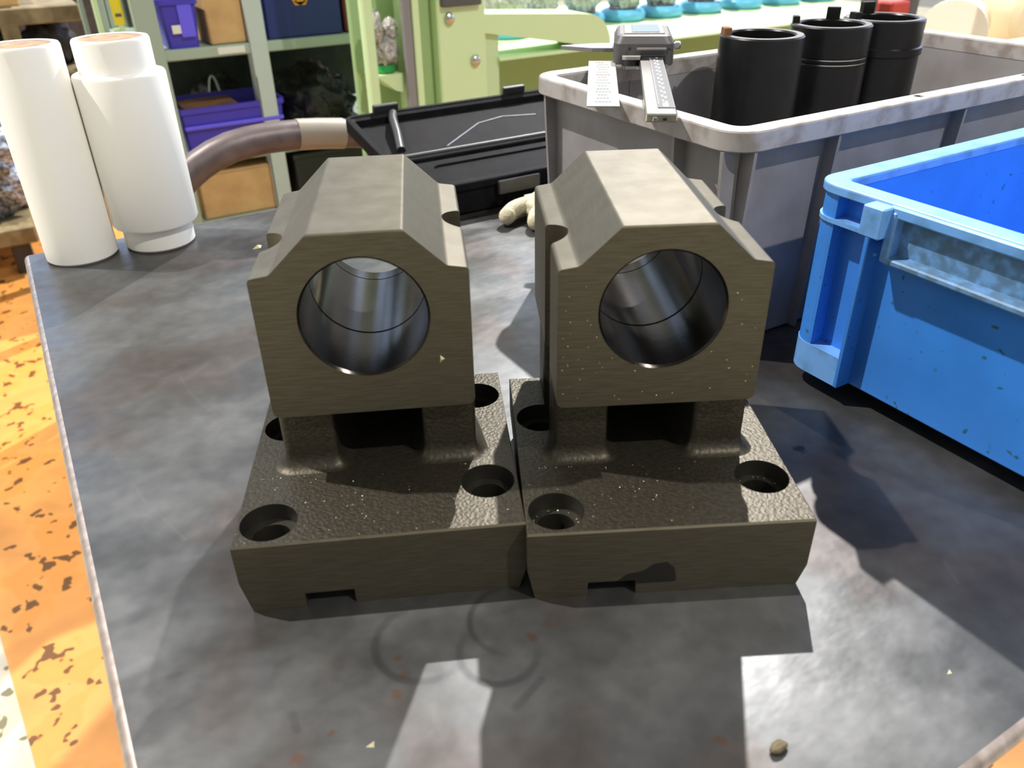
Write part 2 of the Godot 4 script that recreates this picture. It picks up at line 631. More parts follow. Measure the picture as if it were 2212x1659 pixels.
func ring_mark(im: Image, at: Vector2, r: float, w: float, a0: float, a1: float) -> void:
	for y in range(int(at.y - r - w - 2), int(at.y + r + w + 2)):
		for x in range(int(at.x - r - w - 2), int(at.x + r + w + 2)):
			var d := Vector2(x, y) - at
			var ang := fposmod(d.angle(), TAU)
			if ang > a0 and ang < a1:
				var e := absf(d.length() - r)
				var q := sin((ang - a0) / (a1 - a0) * PI)
				dab(im, x, y, Color(0.17, 0.17, 0.18), 0.34 * q * (1.0 - smoothstep(w * 0.4, w * 1.4, e)))


func build_table() -> void:
	var t := thing("work_table", "dark steel plate work table, scratched and stained, with a worn bright edge", "table", Vector3(0, FLOOR, 0))
	var h := -FLOOR
	var m := mat(Color(1, 1, 1), 0.42, 0.0)
	m.albedo_texture = table_texture()
	m.roughness_texture = noise_tex(0.014, 61, Color(0.7, 0.7, 0.7), Color(1, 1, 1), 6, 1024, FastNoiseLite.TYPE_SIMPLEX_SMOOTH, 0.3, 0.7)
	m.roughness = 0.46
	m.heightmap_enabled = true
	m.heightmap_texture = noise_tex(0.06, 63, Color(0, 0, 0), Color(1, 1, 1), 5, 1024)
	m.heightmap_scale = 0.010
	m.metallic = 0.72
	var e := func(inset: float, y: float) -> PackedVector3Array: return rrect(inset, 1.2 - inset, inset, 0.775 - inset, maxf(0.006 - inset, 0.001), y)
	var top := Sh.new()
	top.loft([e.call(0.0045, h - 0.012), e.call(0.0045, h)], true)
	obj("table_top", top, m, t, [Vector3(1 / 1.2, 0, 0), 0.0, Vector3(0, 0, 1 / 0.775), 0.0])
	var edge := []
	edge.append(e.call(0.0045, h - 0.0121))
	for k in 9:
		var a := PI / 2 * k / 8.0
		edge.append(e.call(0.0048 - 0.0048 * cos(a), h - 0.0048 + 0.0048 * sin(a)))
	var es := Sh.new()
	es.loft(edge, false, true)
	obj("worn_edge", es, M.worn_edge, t)
	var fr := Sh.new()
	for z in [0.05, 0.725]:
		fr.span(Vector3(0.06, h - 0.06, z - 0.02), Vector3(1.14, h - 0.012, z + 0.02))
	for x in [0.06, 1.14]:
		fr.span(Vector3(x - 0.02, h - 0.06, 0.05), Vector3(x + 0.02, h - 0.012, 0.725))
	obj("frame", fr, M.dark_grey, t)
	for x in [0.06, 1.14]:
		for z in [0.05, 0.725]:
			obj("leg", Sh.new().span(Vector3(x - 0.02, 0.0, z - 0.02), Vector3(x + 0.02, h - 0.05, z + 0.02)), M.dark_grey, t)


# ==================================================================== the two steel tool blocks
const K := 100.0   # the booleans are worked out at a hundred times the size


func csg_poly(pts: PackedVector2Array, depth: float, mt: Material, op: int, parent: Node, xf := Transform3D()) -> void:
	var p := CSGPolygon3D.new()
	var q := PackedVector2Array()
	for v in pts:
		q.append(v * K)
	p.polygon = q
	p.depth = depth * K
	p.material = mt
	p.operation = op as CSGShape3D.Operation
	p.transform = Transform3D(xf.basis, xf.origin * K)
	parent.add_child(p)


func csg_cyl(r: float, h: float, at: Vector3, mt: Material, parent: Node, along_z := false, sides := 56) -> void:
	var c := CSGCylinder3D.new()
	c.radius = r * K
	c.height = h * K
	c.sides = sides
	c.position = at * K
	if along_z:
		c.rotation.x = PI / 2
	c.material = mt
	c.operation = CSGShape3D.OPERATION_SUBTRACTION
	parent.add_child(c)


func csg_cone(r0: float, r1: float, h: float, at: Vector3, mt: Material, parent: Node, along_z := false) -> void:
	var m := CylinderMesh.new()
	m.bottom_radius = r0 * K
	m.top_radius = r1 * K
	m.height = h * K
	m.radial_segments = 56
	m.rings = 1
	var c := CSGMesh3D.new()
	c.mesh = m
	c.material = mt
	c.position = at * K
	if along_z:
		c.rotation.x = PI / 2
	c.operation = CSGShape3D.OPERATION_SUBTRACTION
	parent.add_child(c)


func baked(c: CSGCombiner3D) -> ArrayMesh:
	add_child(c)
	c._update_shape()
	var src: ArrayMesh = c.bake_static_mesh()
	remove_child(c)
	c.free()
	var out := ArrayMesh.new()
	for s in src.get_surface_count():
		var a := src.surface_get_arrays(s)
		var v: PackedVector3Array = a[Mesh.ARRAY_VERTEX]
		for i in v.size():
			v[i] = v[i] / K
		var b := []
		b.resize(Mesh.ARRAY_MAX)
		b[Mesh.ARRAY_VERTEX] = v
		b[Mesh.ARRAY_NORMAL] = a[Mesh.ARRAY_NORMAL]
		b[Mesh.ARRAY_INDEX] = a[Mesh.ARRAY_INDEX]
		out.add_surface_from_arrays(Mesh.PRIMITIVE_TRIANGLES, b)
		out.surface_set_material(s, src.surface_get_material(s))
	return out


const TURN_X := Basis(Vector3(0, 0, -1), Vector3(0, 1, 0), Vector3(1, 0, 0))   # a polygon's x becomes -z, its depth runs along -x


func combiner() -> CSGCombiner3D:
	var c := CSGCombiner3D.new()
	c.name = "boolean"
	return c


func build_blocks() -> void:
	var W := 0.065
	var H := 0.039
	var D := 0.1354
	var hx := 0.0505
	var zl := [-0.0156, -0.0930]   # the left holes stand nearer the front than the right ones
	var zr := [-0.0329, -0.1110]
	# base plate
	var c := combiner()
	csg_poly(round_poly([Vector2(-W + 0.0035, 0), Vector2(-0.0372, 0), Vector2(-0.0372, 0.0084), Vector2(-0.0147, 0.0084), Vector2(-0.0147, 0), Vector2(W - 0.0035, 0), Vector2(W, 0.012), Vector2(W, H), Vector2(-W, H), Vector2(-W, 0.0175)],
		[0.0003, 0.0003, 0.0008, 0.0008, 0.0003, 0.0003, 0.003, 0.0006, 0.0006, 0.003], 4), D + 0.02, M.cast, 0, c, Transform3D(Basis(), Vector3(0, 0, 0.01)))
	csg_poly(PackedVector2Array([Vector2(0, -0.01), Vector2(D, -0.01), Vector2(D, H - 0.0007), Vector2(D - 0.004, H + 0.0033), Vector2(0.004, H + 0.0035), Vector2(0, H - 0.0009)]), 0.2, M.steel, 1, c, Transform3D(TURN_X, Vector3(0.1, 0, 0)))
	for z in zl:
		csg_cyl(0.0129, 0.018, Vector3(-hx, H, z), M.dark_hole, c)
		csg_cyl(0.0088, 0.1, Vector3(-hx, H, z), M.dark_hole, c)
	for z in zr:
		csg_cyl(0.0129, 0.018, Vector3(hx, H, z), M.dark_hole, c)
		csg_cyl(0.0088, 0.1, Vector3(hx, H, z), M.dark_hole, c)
	var base_mesh := baked(c)
	# neck: two front legs and a web behind them, flared into the base; screw channels run down its sides
	var side := []   # the outline as [point, flare]
	for p in round_poly([Vector2(-0.0472, -0.0556), Vector2(-0.021, -0.0556), Vector2(-0.021, -0.128), Vector2(0.021, -0.128), Vector2(0.021, -0.0556), Vector2(0.0472, -0.0556), Vector2(0.0472, -0.09), Vector2(-0.0472, -0.08)], [0.004, 0.003, 0.004, 0.004, 0.003, 0.004, 0.0, 0.0], 5):
		if p.y > -0.079 or absf(p.x) < 0.03:
			side.append([p, 1.0])
	for k in 13:
		var a := lerpf(0.2591, PI - 0.2591, k / 12.0)
		side.append([Vector2(hx - 0.0129 * sin(a), zr[1] + 0.0129 * cos(a)), 0.0])
	side.append([Vector2(0.0472, -0.1335), 0.0])
	side.append([Vector2(-0.0472, -0.1335), 0.0])
	for k in 13:
		var a := lerpf(PI - 0.2591, 0.2591, k / 12.0)
		side.append([Vector2(-hx + 0.0129 * sin(a), zl[1] + 0.0129 * cos(a)), 0.0])
	var loops := []
	for lv in [[0.0386, 0.0075], [0.0392, 0.0052], [0.0400, 0.0034], [0.0415, 0.0018], [0.0438, 0.0006], [0.047, 0.0], [0.076, 0.0]]:
		var ring := PackedVector3Array()
		var n := side.size()
		for i in n:
			var a: Vector2 = (side[i][0] - side[(i + n - 1) % n][0]).normalized()
			var b: Vector2 = (side[(i + 1) % n][0] - side[i][0]).normalized()
			var nn := Vector2(-a.y - b.y, a.x + b.x)
			nn = nn / maxf(0.5, nn.length_squared() / 2.0)
			var p: Vector2 = side[i][0] + nn * (lv[1] * side[i][1])
			ring.append(Vector3(p.x, lv[0], p.y))
		loops.append(ring)
	var nk := Sh.new()
	nk.loft(loops, false, true)
	for i in nk.g.size():   # smooth along the flare, creased at the channels' edges
		nk.g[i] = 1
	var neck_mesh := nk.mesh()
	# head
	c = combiner()
	var hw := 0.0472
	csg_poly(round_poly([Vector2(-hw, 0.0728), Vector2(hw, 0.0728), Vector2(hw, 0.1427), Vector2(0.0378, 0.1442), Vector2(0.02, 0.1613), Vector2(-0.02, 0.1613), Vector2(-0.0378, 0.1442), Vector2(-hw, 0.1427)],
		[0.0042, 0.0042, 0.0022, 0.004, 0.0022, 0.0022, 0.004, 0.0022], 5), 0.14, M.steel, 0, c, Transform3D(Basis(), Vector3(0, 0, -0.04)))
	var zf := -0.0494
	var zb := -0.1665
	csg_poly(PackedVector2Array([Vector2(-zf, 0.05), Vector2(-zb, 0.05), Vector2(-zb, 0.1606), Vector2(-zb - 0.0035, 0.1641), Vector2(-zf + 0.0035, 0.1641), Vector2(-zf, 0.1606)]), 0.2, M.steel, 1, c, Transform3D(TURN_X, Vector3(0.1, 0, 0)))
	csg_cyl(0.02805, 0.3, Vector3(0, 0.1214, -0.1), M.bore, c, true, 96)
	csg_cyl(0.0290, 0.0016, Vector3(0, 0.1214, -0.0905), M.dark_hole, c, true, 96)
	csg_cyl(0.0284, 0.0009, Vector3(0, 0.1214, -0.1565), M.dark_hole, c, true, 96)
	csg_cone(0.0281, 0.0292, 0.0012, Vector3(0, 0.1214, zf - 0.0005), M.bore, c, true)
	csg_cyl(0.0129, 0.2, Vector3(-hx, 0.12, zl[1]), M.steel, c)
	csg_cyl(0.0129, 0.2, Vector3(hx, 0.12, zr[1]), M.steel, c)
	var head_mesh := baked(c)
	var left := thing("tool_block", "left dark steel tool block with a round bore and a pale chip on its face", "tool block", Vector3(0.120, 0, 0.581), -0.42606, "dark steel tool blocks")
	put("base_plate", base_mesh, null, left)
	put("neck", neck_mesh, M.cast, left)
	put("head", head_mesh, null, left)
	var right := copy(left, "right dark steel tool block beside the blue crate, its face dotted with fine chips", Vector3(0.233, 0, 0.645), -0.47478)
	obj("oil_stain", Sh.new().prism(PackedVector2Array([Vector2(-0.0235, 0.0086), Vector2(-0.019, 0.0125), Vector2(-0.012, 0.0138), Vector2(-0.007, 0.018), Vector2(-0.001, 0.0187), Vector2(0.0025, 0.015), Vector2(0.004, 0.0085), Vector2(0.0035, 0.0062), Vector2(-0.0144, 0.0062), Vector2(-0.0144, 0.0086)]), 0.0, 0.00008, Basis(Vector3(1, 0, 0), Vector3(0, 0, 1), Vector3(0, 1, 0))), M.oil, right)


# ==================================================================== crates
func build_grey_crate() -> void:
	var x0 := 0.395
	var x1 := 0.845
	var z0 := 0.262
	var z1 := 0.498
	var t := thing("grey_crate", "grey plastic stacking crate with a scuffed pale rim and three black sleeves inside", "crate", Vector3(x0, 0, z0))
	var L := x1 - x0
	var Wd := z1 - z0
	var ring := func(inset: float, y: float) -> PackedVector3Array: return rrect(inset, L - inset, inset, Wd - inset, maxf(0.022 - inset, 0.006), y)
	var shell := Sh.new()
	shell.loft([ring.call(0.018, 0.0), ring.call(0.016, 0.002), ring.call(0.0115, 0.144), ring.call(0.0145, 0.144), ring.call(0.0195, 0.006)], true)
	obj("shell", shell, M.grey_plastic, t)
	var rim := Sh.new()
	rim.loft([ring.call(0.0112, 0.1435), ring.call(0.001, 0.1435), ring.call(0.0, 0.1445), ring.call(0.0, 0.1555), ring.call(0.0005, 0.1565), ring.call(0.0016, 0.157), ring.call(0.0125, 0.157), ring.call(0.014, 0.1565), ring.call(0.0148, 0.155), ring.call(0.0149, 0.1435), ring.call(0.0112, 0.1435)], false)
	var rim_o := obj("rim", rim, M.grey_rim, t)
	for z in [0.022, 0.177, 0.222]:   # upright fins on the near short wall
		obj("rib", fin(Vector3(0.0015, 0.0, z), Vector3(0.0195, 0.1435, z), 0.0026, true), M.grey_plastic, t)
		obj("rib", fin(Vector3(L - 0.0015, 0.0, z), Vector3(L - 0.0195, 0.1435, z), 0.0026, true), M.grey_plastic, t)
	for x in [0.018, 0.093, 0.225, 0.357, 0.432]:
		obj("rib", fin(Vector3(x, 0.0, Wd - 0.0015), Vector3(x, 0.1435, Wd - 0.0195), 0.0026, false), M.grey_plastic, t)
		obj("rib", fin(Vector3(x, 0.0, 0.0015), Vector3(x, 0.1435, 0.0195), 0.0026, false), M.grey_plastic, t)
	for x in [0.174, 0.3]:
		obj("rim_hole", Sh.new().lathe([Vector2(0, 0.1569), Vector2(0.0028, 0.1569), Vector2(0.0034, 0.15715), Vector2(0.0024, 0.15715), Vector2(0.002, 0.157), Vector2(0, 0.157)], Vector3(x, 0, Wd - 0.0075), Basis(), 16), M.dark_grey, rim_o)


func fin(a: Vector3, b: Vector3, th: float, along_x: bool) -> Sh:   # an upright fin that narrows towards the foot
	var s := Sh.new()
	var d := b - a
	if along_x:
		var p := PackedVector2Array([Vector2(a.x + signf(d.x) * 0.009, 0.001), Vector2(b.x, 0.001), Vector2(b.x - signf(d.x) * 0.004, b.y), Vector2(a.x, b.y), Vector2(a.x + signf(d.x) * 0.001, b.y - 0.02)])
		s.prism(p, -th / 2, th / 2, Basis(Vector3(1, 0, 0), Vector3(0, 0, 1), Vector3(0, 1, 0)), Vector3(0, 0, a.z))
	else:
		var p := PackedVector2Array([Vector2(a.z + signf(d.z) * 0.009, 0.001), Vector2(b.z, 0.001), Vector2(b.z - signf(d.z) * 0.004, b.y), Vector2(a.z, b.y), Vector2(a.z + signf(d.z) * 0.001, b.y - 0.02)])
		s.prism(p, -th / 2, th / 2, Basis(Vector3(0, 0, 1), Vector3(1, 0, 0), Vector3(0, 1, 0)), Vector3(a.x, 0, 0))
	return s


func build_blue_crate() -> void:
	var x0 := 0.443
	var x1 := 0.80
	var z0 := 0.516
	var z1 := 0.758
	var L := x1 - x0
	var Wd := z1 - z0
	var t := thing("blue_crate", "blue plastic container with a pale worn rim, in front of the grey crate", "crate", Vector3(0.4255, 0.012, 0.5302))
	t.scale = Vector3.ONE * 0.957   # it is a size smaller than drawn below, and stands on a plate
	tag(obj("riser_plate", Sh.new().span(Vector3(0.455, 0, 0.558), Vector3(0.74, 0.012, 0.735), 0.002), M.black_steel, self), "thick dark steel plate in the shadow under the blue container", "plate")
	var ring := func(inset: float, y: float) -> PackedVector3Array: return rrect(inset, L - inset, inset, Wd - inset, maxf(0.018 - inset, 0.005), y)
	var shell := Sh.new()
	shell.loft([ring.call(0.013, 0.0), ring.call(0.0122, 0.001), ring.call(0.012, 0.1225), ring.call(0.0148, 0.1225), ring.call(0.0165, 0.004)], true)
	obj("shell", shell, M.blue_plastic, t)
	var rim := Sh.new()
	rim.loft([ring.call(0.0118, 0.122), ring.call(0.0008, 0.122), ring.call(0.0, 0.1228), ring.call(0.0, 0.1268), ring.call(0.0004, 0.1276), ring.call(0.0013, 0.128), ring.call(0.0138, 0.128), ring.call(0.0148, 0.1276), ring.call(0.0153, 0.1265), ring.call(0.0153, 0.122), ring.call(0.0118, 0.122)], false)
	var rim_b := obj("rim", rim, M.blue_rim, t)
	# the two corners of the near short wall
	for m in [0, 1]:
		var fz := func(z: float) -> float: return z if m == 0 else Wd - z
		var corner := func(inset: float, reach: float) -> PackedVector2Array:
			var o := []
			o.append(Vector2(0.0135, fz.call(reach)))
			o.append(Vector2(inset, fz.call(reach)))
			for k in 7:
				var a := PI / 2 * k / 6.0
				o.append(Vector2(0.018 - (0.018 - inset) * cos(a), fz.call(0.018 - (0.018 - inset) * sin(a))))
			o.append(Vector2(reach, fz.call(inset)))
			o.append(Vector2(reach, fz.call(0.0135)))
			o.append(Vector2(0.019, fz.call(0.0135)))
			o.append(Vector2(0.0135, fz.call(0.019)))
			return PackedVector2Array(o)
		obj("corner_post", Sh.new().prism(corner.call(0.0022, 0.0205), 0.018, 0.1221), M.blue_plastic, t)
		obj("corner_shelf", Sh.new().prism(corner.call(0.0008, 0.045), 0.1045, 0.1072), M.blue_rim, t)
		obj("corner_foot", Sh.new().prism(corner.call(0.0016, 0.045), 0.0, 0.0205), M.blue_rim, t)
		obj("rib", Sh.new().span(Vector3(0.0006, 0.0, fz.call(0.0445)), Vector3(0.0132, 0.122, fz.call(0.0478)), 0.0006), M.blue_plastic, t)
		obj("rib", Sh.new().span(Vector3(0.0445, 0.0, fz.call(0.0006)), Vector3(0.0478, 0.122, fz.call(0.0132)), 0.0006), M.blue_plastic, t)
		obj("stacking_lug", Sh.new().span(Vector3(-0.0105, 0.1085, fz.call(0.047)), Vector3(0.0128, 0.1266, fz.call(0.061)), 0.0008), M.blue_rim, t)
		obj("peg", Sh.new().lathe([Vector2(0, 0.0), Vector2(0.0014, 0.0), Vector2(0.0012, 0.001), Vector2(0.0, 0.0014)], Vector3(0.009, 0.092, fz.call(0.0478)), Basis(Vector3.RIGHT, PI / 2 if m == 0 else -PI / 2), 12), M.blue_rim, t)
	# the ledge handle: a channel along the short wall
	var rail := Sh.new()
	var pr := PackedVector2Array([Vector2(0.0125, 0.0935), Vector2(-0.0022, 0.0935), Vector2(-0.0030, 0.0945), Vector2(-0.0030, 0.0965), Vector2(-0.0022, 0.0975), Vector2(0.0048, 0.0985), Vector2(0.0048, 0.1205), Vector2(0.0125, 0.1225)])
	rail.prism(pr, 0.0625, Wd - 0.0625, Basis(Vector3(1, 0, 0), Vector3(0, 0, 1), Vector3(0, 1, 0)))
	var rail_o := obj("handle_rail", rail, M.blue_dirty, t)
	obj("rim_band", Sh.new().span(Vector3(-0.002, 0.1205, 0.058), Vector3(0.004, 0.1272, Wd - 0.058), 0.001), M.blue_rim, rim_b)
	for z in [0.0585, Wd - 0.0645]:
		obj("rail_end", Sh.new().span(Vector3(-0.0028, 0.0935, z), Vector3(0.0125, 0.1245, z + 0.006), 0.0012), M.blue_rim, rail_o)


# ==================================================================== black sleeves in the grey crate
func build_cylinders() -> void:
	var spots := [[Vector3(0.574, 0.006, 0.336), 0.034, 0.1735, 0], [Vector3(0.672, 0.006, 0.323), 0.0345, 0.1725, 1], [Vector3(0.751, 0.006, 0.317), 0.036, 0.171, 2]]
	var names := ["plain black steel sleeve with a brownish key, nearest the caliper in the grey crate",
		"middle black steel sleeve in the grey crate, with bright grooves round its neck",
		"black steel sleeve farthest right in the grey crate, with a thin collar below its rim"]
	for s in spots:
		var t := thing("steel_sleeve", names[s[3]], "sleeve", s[0], 0.0, "black steel sleeves in the grey crate")
		var r: float = s[1]
		var h: float = s[2]
		var pf := [Vector2(0, 0), Vector2(r - 0.001, 0), Vector2(r, 0.001)]
		if s[3] == 1:
			for y in [h - 0.030, h - 0.026]:
				pf += [Vector2(r, y - 0.0012), Vector2(r - 0.0014, y - 0.0006), Vector2(r - 0.0014, y + 0.0006), Vector2(r, y + 0.0012)]
		if s[3] == 2:
			pf += [Vector2(r, h - 0.031), Vector2(r + 0.0015, h - 0.030), Vector2(r + 0.0015, h - 0.024), Vector2(r - 0.0004, h - 0.023)]
		pf += [Vector2(r, h - 0.001), Vector2(r - 0.001, h), Vector2(r - 0.0068, h), Vector2(r - 0.0075, h - 0.001), Vector2(r - 0.0075, h - 0.05), Vector2(0, h - 0.05)]
		obj("body", Sh.new().lathe(pf, Vector3.ZERO, Basis(), 64), M.black_steel, t)
		obj("lip", Sh.new().lathe([Vector2(r - 0.0064, h - 0.0004), Vector2(r - 0.0012, h - 0.0004), Vector2(r - 0.0012, h + 0.0003), Vector2(r - 0.0064, h + 0.0003), Vector2(r - 0.0064, h - 0.0004)], Vector3.ZERO, Basis(), 64), M.dark_grey, t)
		if s[3] == 1:
			for y in [h - 0.030, h - 0.026]:
				obj("groove", Sh.new().lathe([Vector2(r - 0.0013, y - 0.0006), Vector2(r - 0.0002, y - 0.0005), Vector2(r - 0.0002, y + 0.0005), Vector2(r - 0.0013, y + 0.0006), Vector2(r - 0.0013, y - 0.0006)], Vector3.ZERO, Basis(), 64), M.bright_steel, t)
		var a: float = [3.6, 3.9, 3.4][s[3]]
		var dirv := Vector3(cos(a), 0, sin(a))
		obj("key", Sh.new().box(dirv * (r - 0.004) + Vector3(0, h + 0.002, 0), Vector3(0.006, 0.008, 0.011), 0.0006, Basis(Vector3.UP, -a)), M.carton_dark if s[3] == 0 else M.black_steel, t)
		if s[3] > 0:
			var a2: float = a + 1.7
			obj("key", Sh.new().box(Vector3(cos(a2), 0, sin(a2)) * (r - 0.0035) + Vector3(0, h + 0.003, 0), Vector3(0.008, 0.014, 0.012), 0.0006, Basis(Vector3.UP, -a2)), M.black_steel, t)


# ==================================================================== caliper and its table card
func scale_texture() -> ImageTexture:
	var im := Image.create(64, 512, false, Image.FORMAT_RGB8)
	im.fill(Color(0.2, 0.21, 0.22))
	for i in 120:
		var y := 6 + i * 4
		var l := 13 if i % 10 == 0 else 9 if i % 5 == 0 else 5
		im.fill_rect(Rect2i(2, y, l, 1), Color(0.8, 0.8, 0.8))
	for i in 12:   # row of figures beside the marks
		var y := 10 + i * 40
		digit(im, 20, y, (12 - i) % 10)
		digit(im, 32, y + 12, 0)
	im.fill_rect(Rect2i(62, 0, 2, 512), Color(0.5, 0.5, 0.5))
	im.fill_rect(Rect2i(20, 476, 22, 26), Color(0.72, 0.72, 0.72))
	im.fill_rect(Rect2i(27, 484, 8, 10), Color(0.5, 0.5, 0.52))
	return ImageTexture.create_from_image(im)


func digit(im: Image, x: int, y: int, d: int) -> void:
	var rows: Array = [[7, 5, 5, 5, 7], [2, 6, 2, 2, 7], [7, 1, 7, 4, 7], [7, 1, 3, 1, 7], [5, 5, 7, 1, 1], [7, 4, 7, 1, 7], [7, 4, 7, 5, 7], [7, 1, 2, 2, 2], [7, 5, 7, 5, 7], [7, 5, 7, 1, 7]][d]
	for r in 5:
		for b in 3:
			if rows[r] & (4 >> b):
				im.fill_rect(Rect2i(x + b * 3, y + r * 3, 3, 3), Color(0.85, 0.85, 0.85))


func card_texture() -> ImageTexture:
	var im := Image.create(128, 768, false, Image.FORMAT_RGB8)
	im.fill(Color(0.80, 0.84, 0.82))
	var y := 30
	for i in 15:
		var c := Color(0.72, 0.42, 0.34) if i == 0 or i == 5 else Color(0.5, 0.53, 0.53)
		var x := 34 + (i * 37) % 14
		for k in 3 + (i * 7) % 3:
			im.fill_rect(Rect2i(x, y, 9, 14 if i % 5 else 18), c)
			im.fill_rect(Rect2i(x + 3, y + 4, 3, 5), Color(0.8, 0.84, 0.82))
			x += 13
		y += 48
	return ImageTexture.create_from_image(im)


func build_caliper() -> void:
	var t := thing("digital_caliper", "grey digital caliper with a steel beam lying across the corner of the grey crate's rim", "caliper", Vector3(0.376, 0.157, 0.45), 0.922)
	# beam
	var bm := Sh.new()
	bm.span(Vector3(0.0, 0.0004, -0.0098), Vector3(0.275, 0.0056, 0.0098), 0.0008)
	var beam_o := obj("beam", bm, M.bright_steel, t)
	var sc := mat(Color(1, 1, 1), 0.45)
	sc.albedo_texture = scale_texture()
	obj("scale_plate", Sh.new().span(Vector3(0.016, 0.0054, -0.0018), Vector3(0.21, 0.0060, 0.0092), 0.0001), sc, beam_o, [Vector3(0, 0, 1 / 0.011), 0.0018 / 0.011, Vector3(-1 / 0.194, 0, 0), 1.0 + 0.016 / 0.194])
	obj("depth_rod", Sh.new().span(Vector3(-0.0018, 0.0012, -0.0055), Vector3(0.05, 0.0038, -0.0025), 0.0004), M.bright_steel, t)
	obj("rod_slot", Sh.new().span(Vector3(-0.0004, 0.0016, 0.0008), Vector3(0.004, 0.0034, 0.0034), 0.0002), M.black_plastic, beam_o)
	# head
	var hd := Sh.new()
	var pf := [[0.0, -0.030, 0.0175, 0.0], [0.001, -0.0312, 0.0187, 0.001], [0.017, -0.0312, 0.0187, 0.001], [0.0225, -0.0285, 0.016, 0.004], [0.0235, -0.0265, 0.014, 0.006]]
	var loops := []
	for q in pf:
		var p := rrect(0.2 + q[3], 0.272 - q[3], q[1], q[2], 0.007, q[0] - 0.0008)
		loops.append(p)
	hd.loft(loops, true)
	var head_o := obj("head", hd, M.dark_grey, t)
	obj("bezel", Sh.new().span(Vector3(0.2085, 0.0218, -0.023), Vector3(0.262, 0.0236, 0.0105), 0.0005), M.mid_grey, head_o)
	obj("display", Sh.new().span(Vector3(0.2125, 0.0232, -0.0165), Vector3(0.256, 0.0241, 0.0065), 0.0003), M.lcd, head_o)
	obj("front_slot", Sh.new().span(Vector3(0.1988, 0.0116, -0.012), Vector3(0.202, 0.0134, 0.012), 0.0003), M.mid_grey, head_o)
	obj("front_screw", Sh.new().lathe([Vector2(0, 0), Vector2(0.0013, 0), Vector2(0.0011, 0.0008), Vector2(0, 0.0008)], Vector3(0.2, 0.0125, -0.018), Basis(Vector3.BACK, PI / 2), 12), M.black_plastic, head_o)
	obj("front_screw", Sh.new().lathe([Vector2(0, 0), Vector2(0.0013, 0), Vector2(0.0011, 0.0008), Vector2(0, 0.0008)], Vector3(0.2, 0.0125, 0.0145), Basis(Vector3.BACK, PI / 2), 12), M.black_plastic, head_o)
	obj("beam_gate", Sh.new().span(Vector3(0.1985, 0.0, -0.0115), Vector3(0.21, 0.0082, 0.0115), 0.0004), M.black_plastic, head_o)
	var th := thumb_plate(0.0065)
	obj("thumb_wheel_plate", th, M.bright_steel, t)
	obj("thumb_wheel_plate", thumb_plate(-0.0008), M.bright_steel, t)
	obj("thumb_wheel", Sh.new().lathe([Vector2(0, 0.0), Vector2(0.0052, 0.0), Vector2(0.0052, 0.0056), Vector2(0, 0.0056)], Vector3(0.193, 0.0009, -0.0165), Basis(), 20), M.black_plastic, t)
	obj("lock_screw", Sh.new().lathe([Vector2(0, 0), Vector2(0.0022, 0), Vector2(0.0022, 0.002), Vector2(0.0034, 0.002), Vector2(0.0034, 0.006), Vector2(0.0028, 0.0066), Vector2(0, 0.0066)], Vector3(0.228, 0.011, 0.0186), Basis(Vector3.RIGHT, PI / 2), 18), M.bright_steel, head_o)
	# jaws to the left of the head
	var jw := Sh.new()
	jw.prism(PackedVector2Array([Vector2(0.246, -0.03), Vector2(0.2465, -0.05), Vector2(0.2585, -0.078), Vector2(0.2605, -0.078), Vector2(0.2605, -0.03)]), 0.003, 0.0062)
	obj("jaw", jw, M.mid_grey, t)
	var jw2 := Sh.new()
	jw2.prism(PackedVector2Array([Vector2(0.261, 0.012), Vector2(0.261, -0.078), Vector2(0.263, -0.078), Vector2(0.275, -0.05), Vector2(0.279, -0.012), Vector2(0.279, 0.012)]), 0.0028, 0.006)
	obj("jaw", jw2, M.mid_grey, t)
	# the printed card beside it
	var c := thing("reference_card", "narrow white card with red and grey print, on the crate rim left of the caliper", "card", Vector3(0.3725, 0.1571, 0.394), 0.945)
	var cm := mat(Color(0.72, 0.72, 0.72), 0.8)
	cm.albedo_texture = card_texture()
	obj("card", Sh.new().span(Vector3(0, 0.0, -0.0112), Vector3(0.172, 0.0008, 0.0112), 0.0002), cm, c, [Vector3(0, 0, 1 / 0.0224), 0.5, Vector3(-1 / 0.172, 0, 0), 1.0])


func thumb_plate(y: float) -> Sh:
	return Sh.new().prism(round_poly([Vector2(0.185, -0.024), Vector2(0.201, -0.024), Vector2(0.201, -0.009), Vector2(0.185, -0.009)], [0.003, 0.0, 0.0, 0.003], 4), y, y + 0.0024)


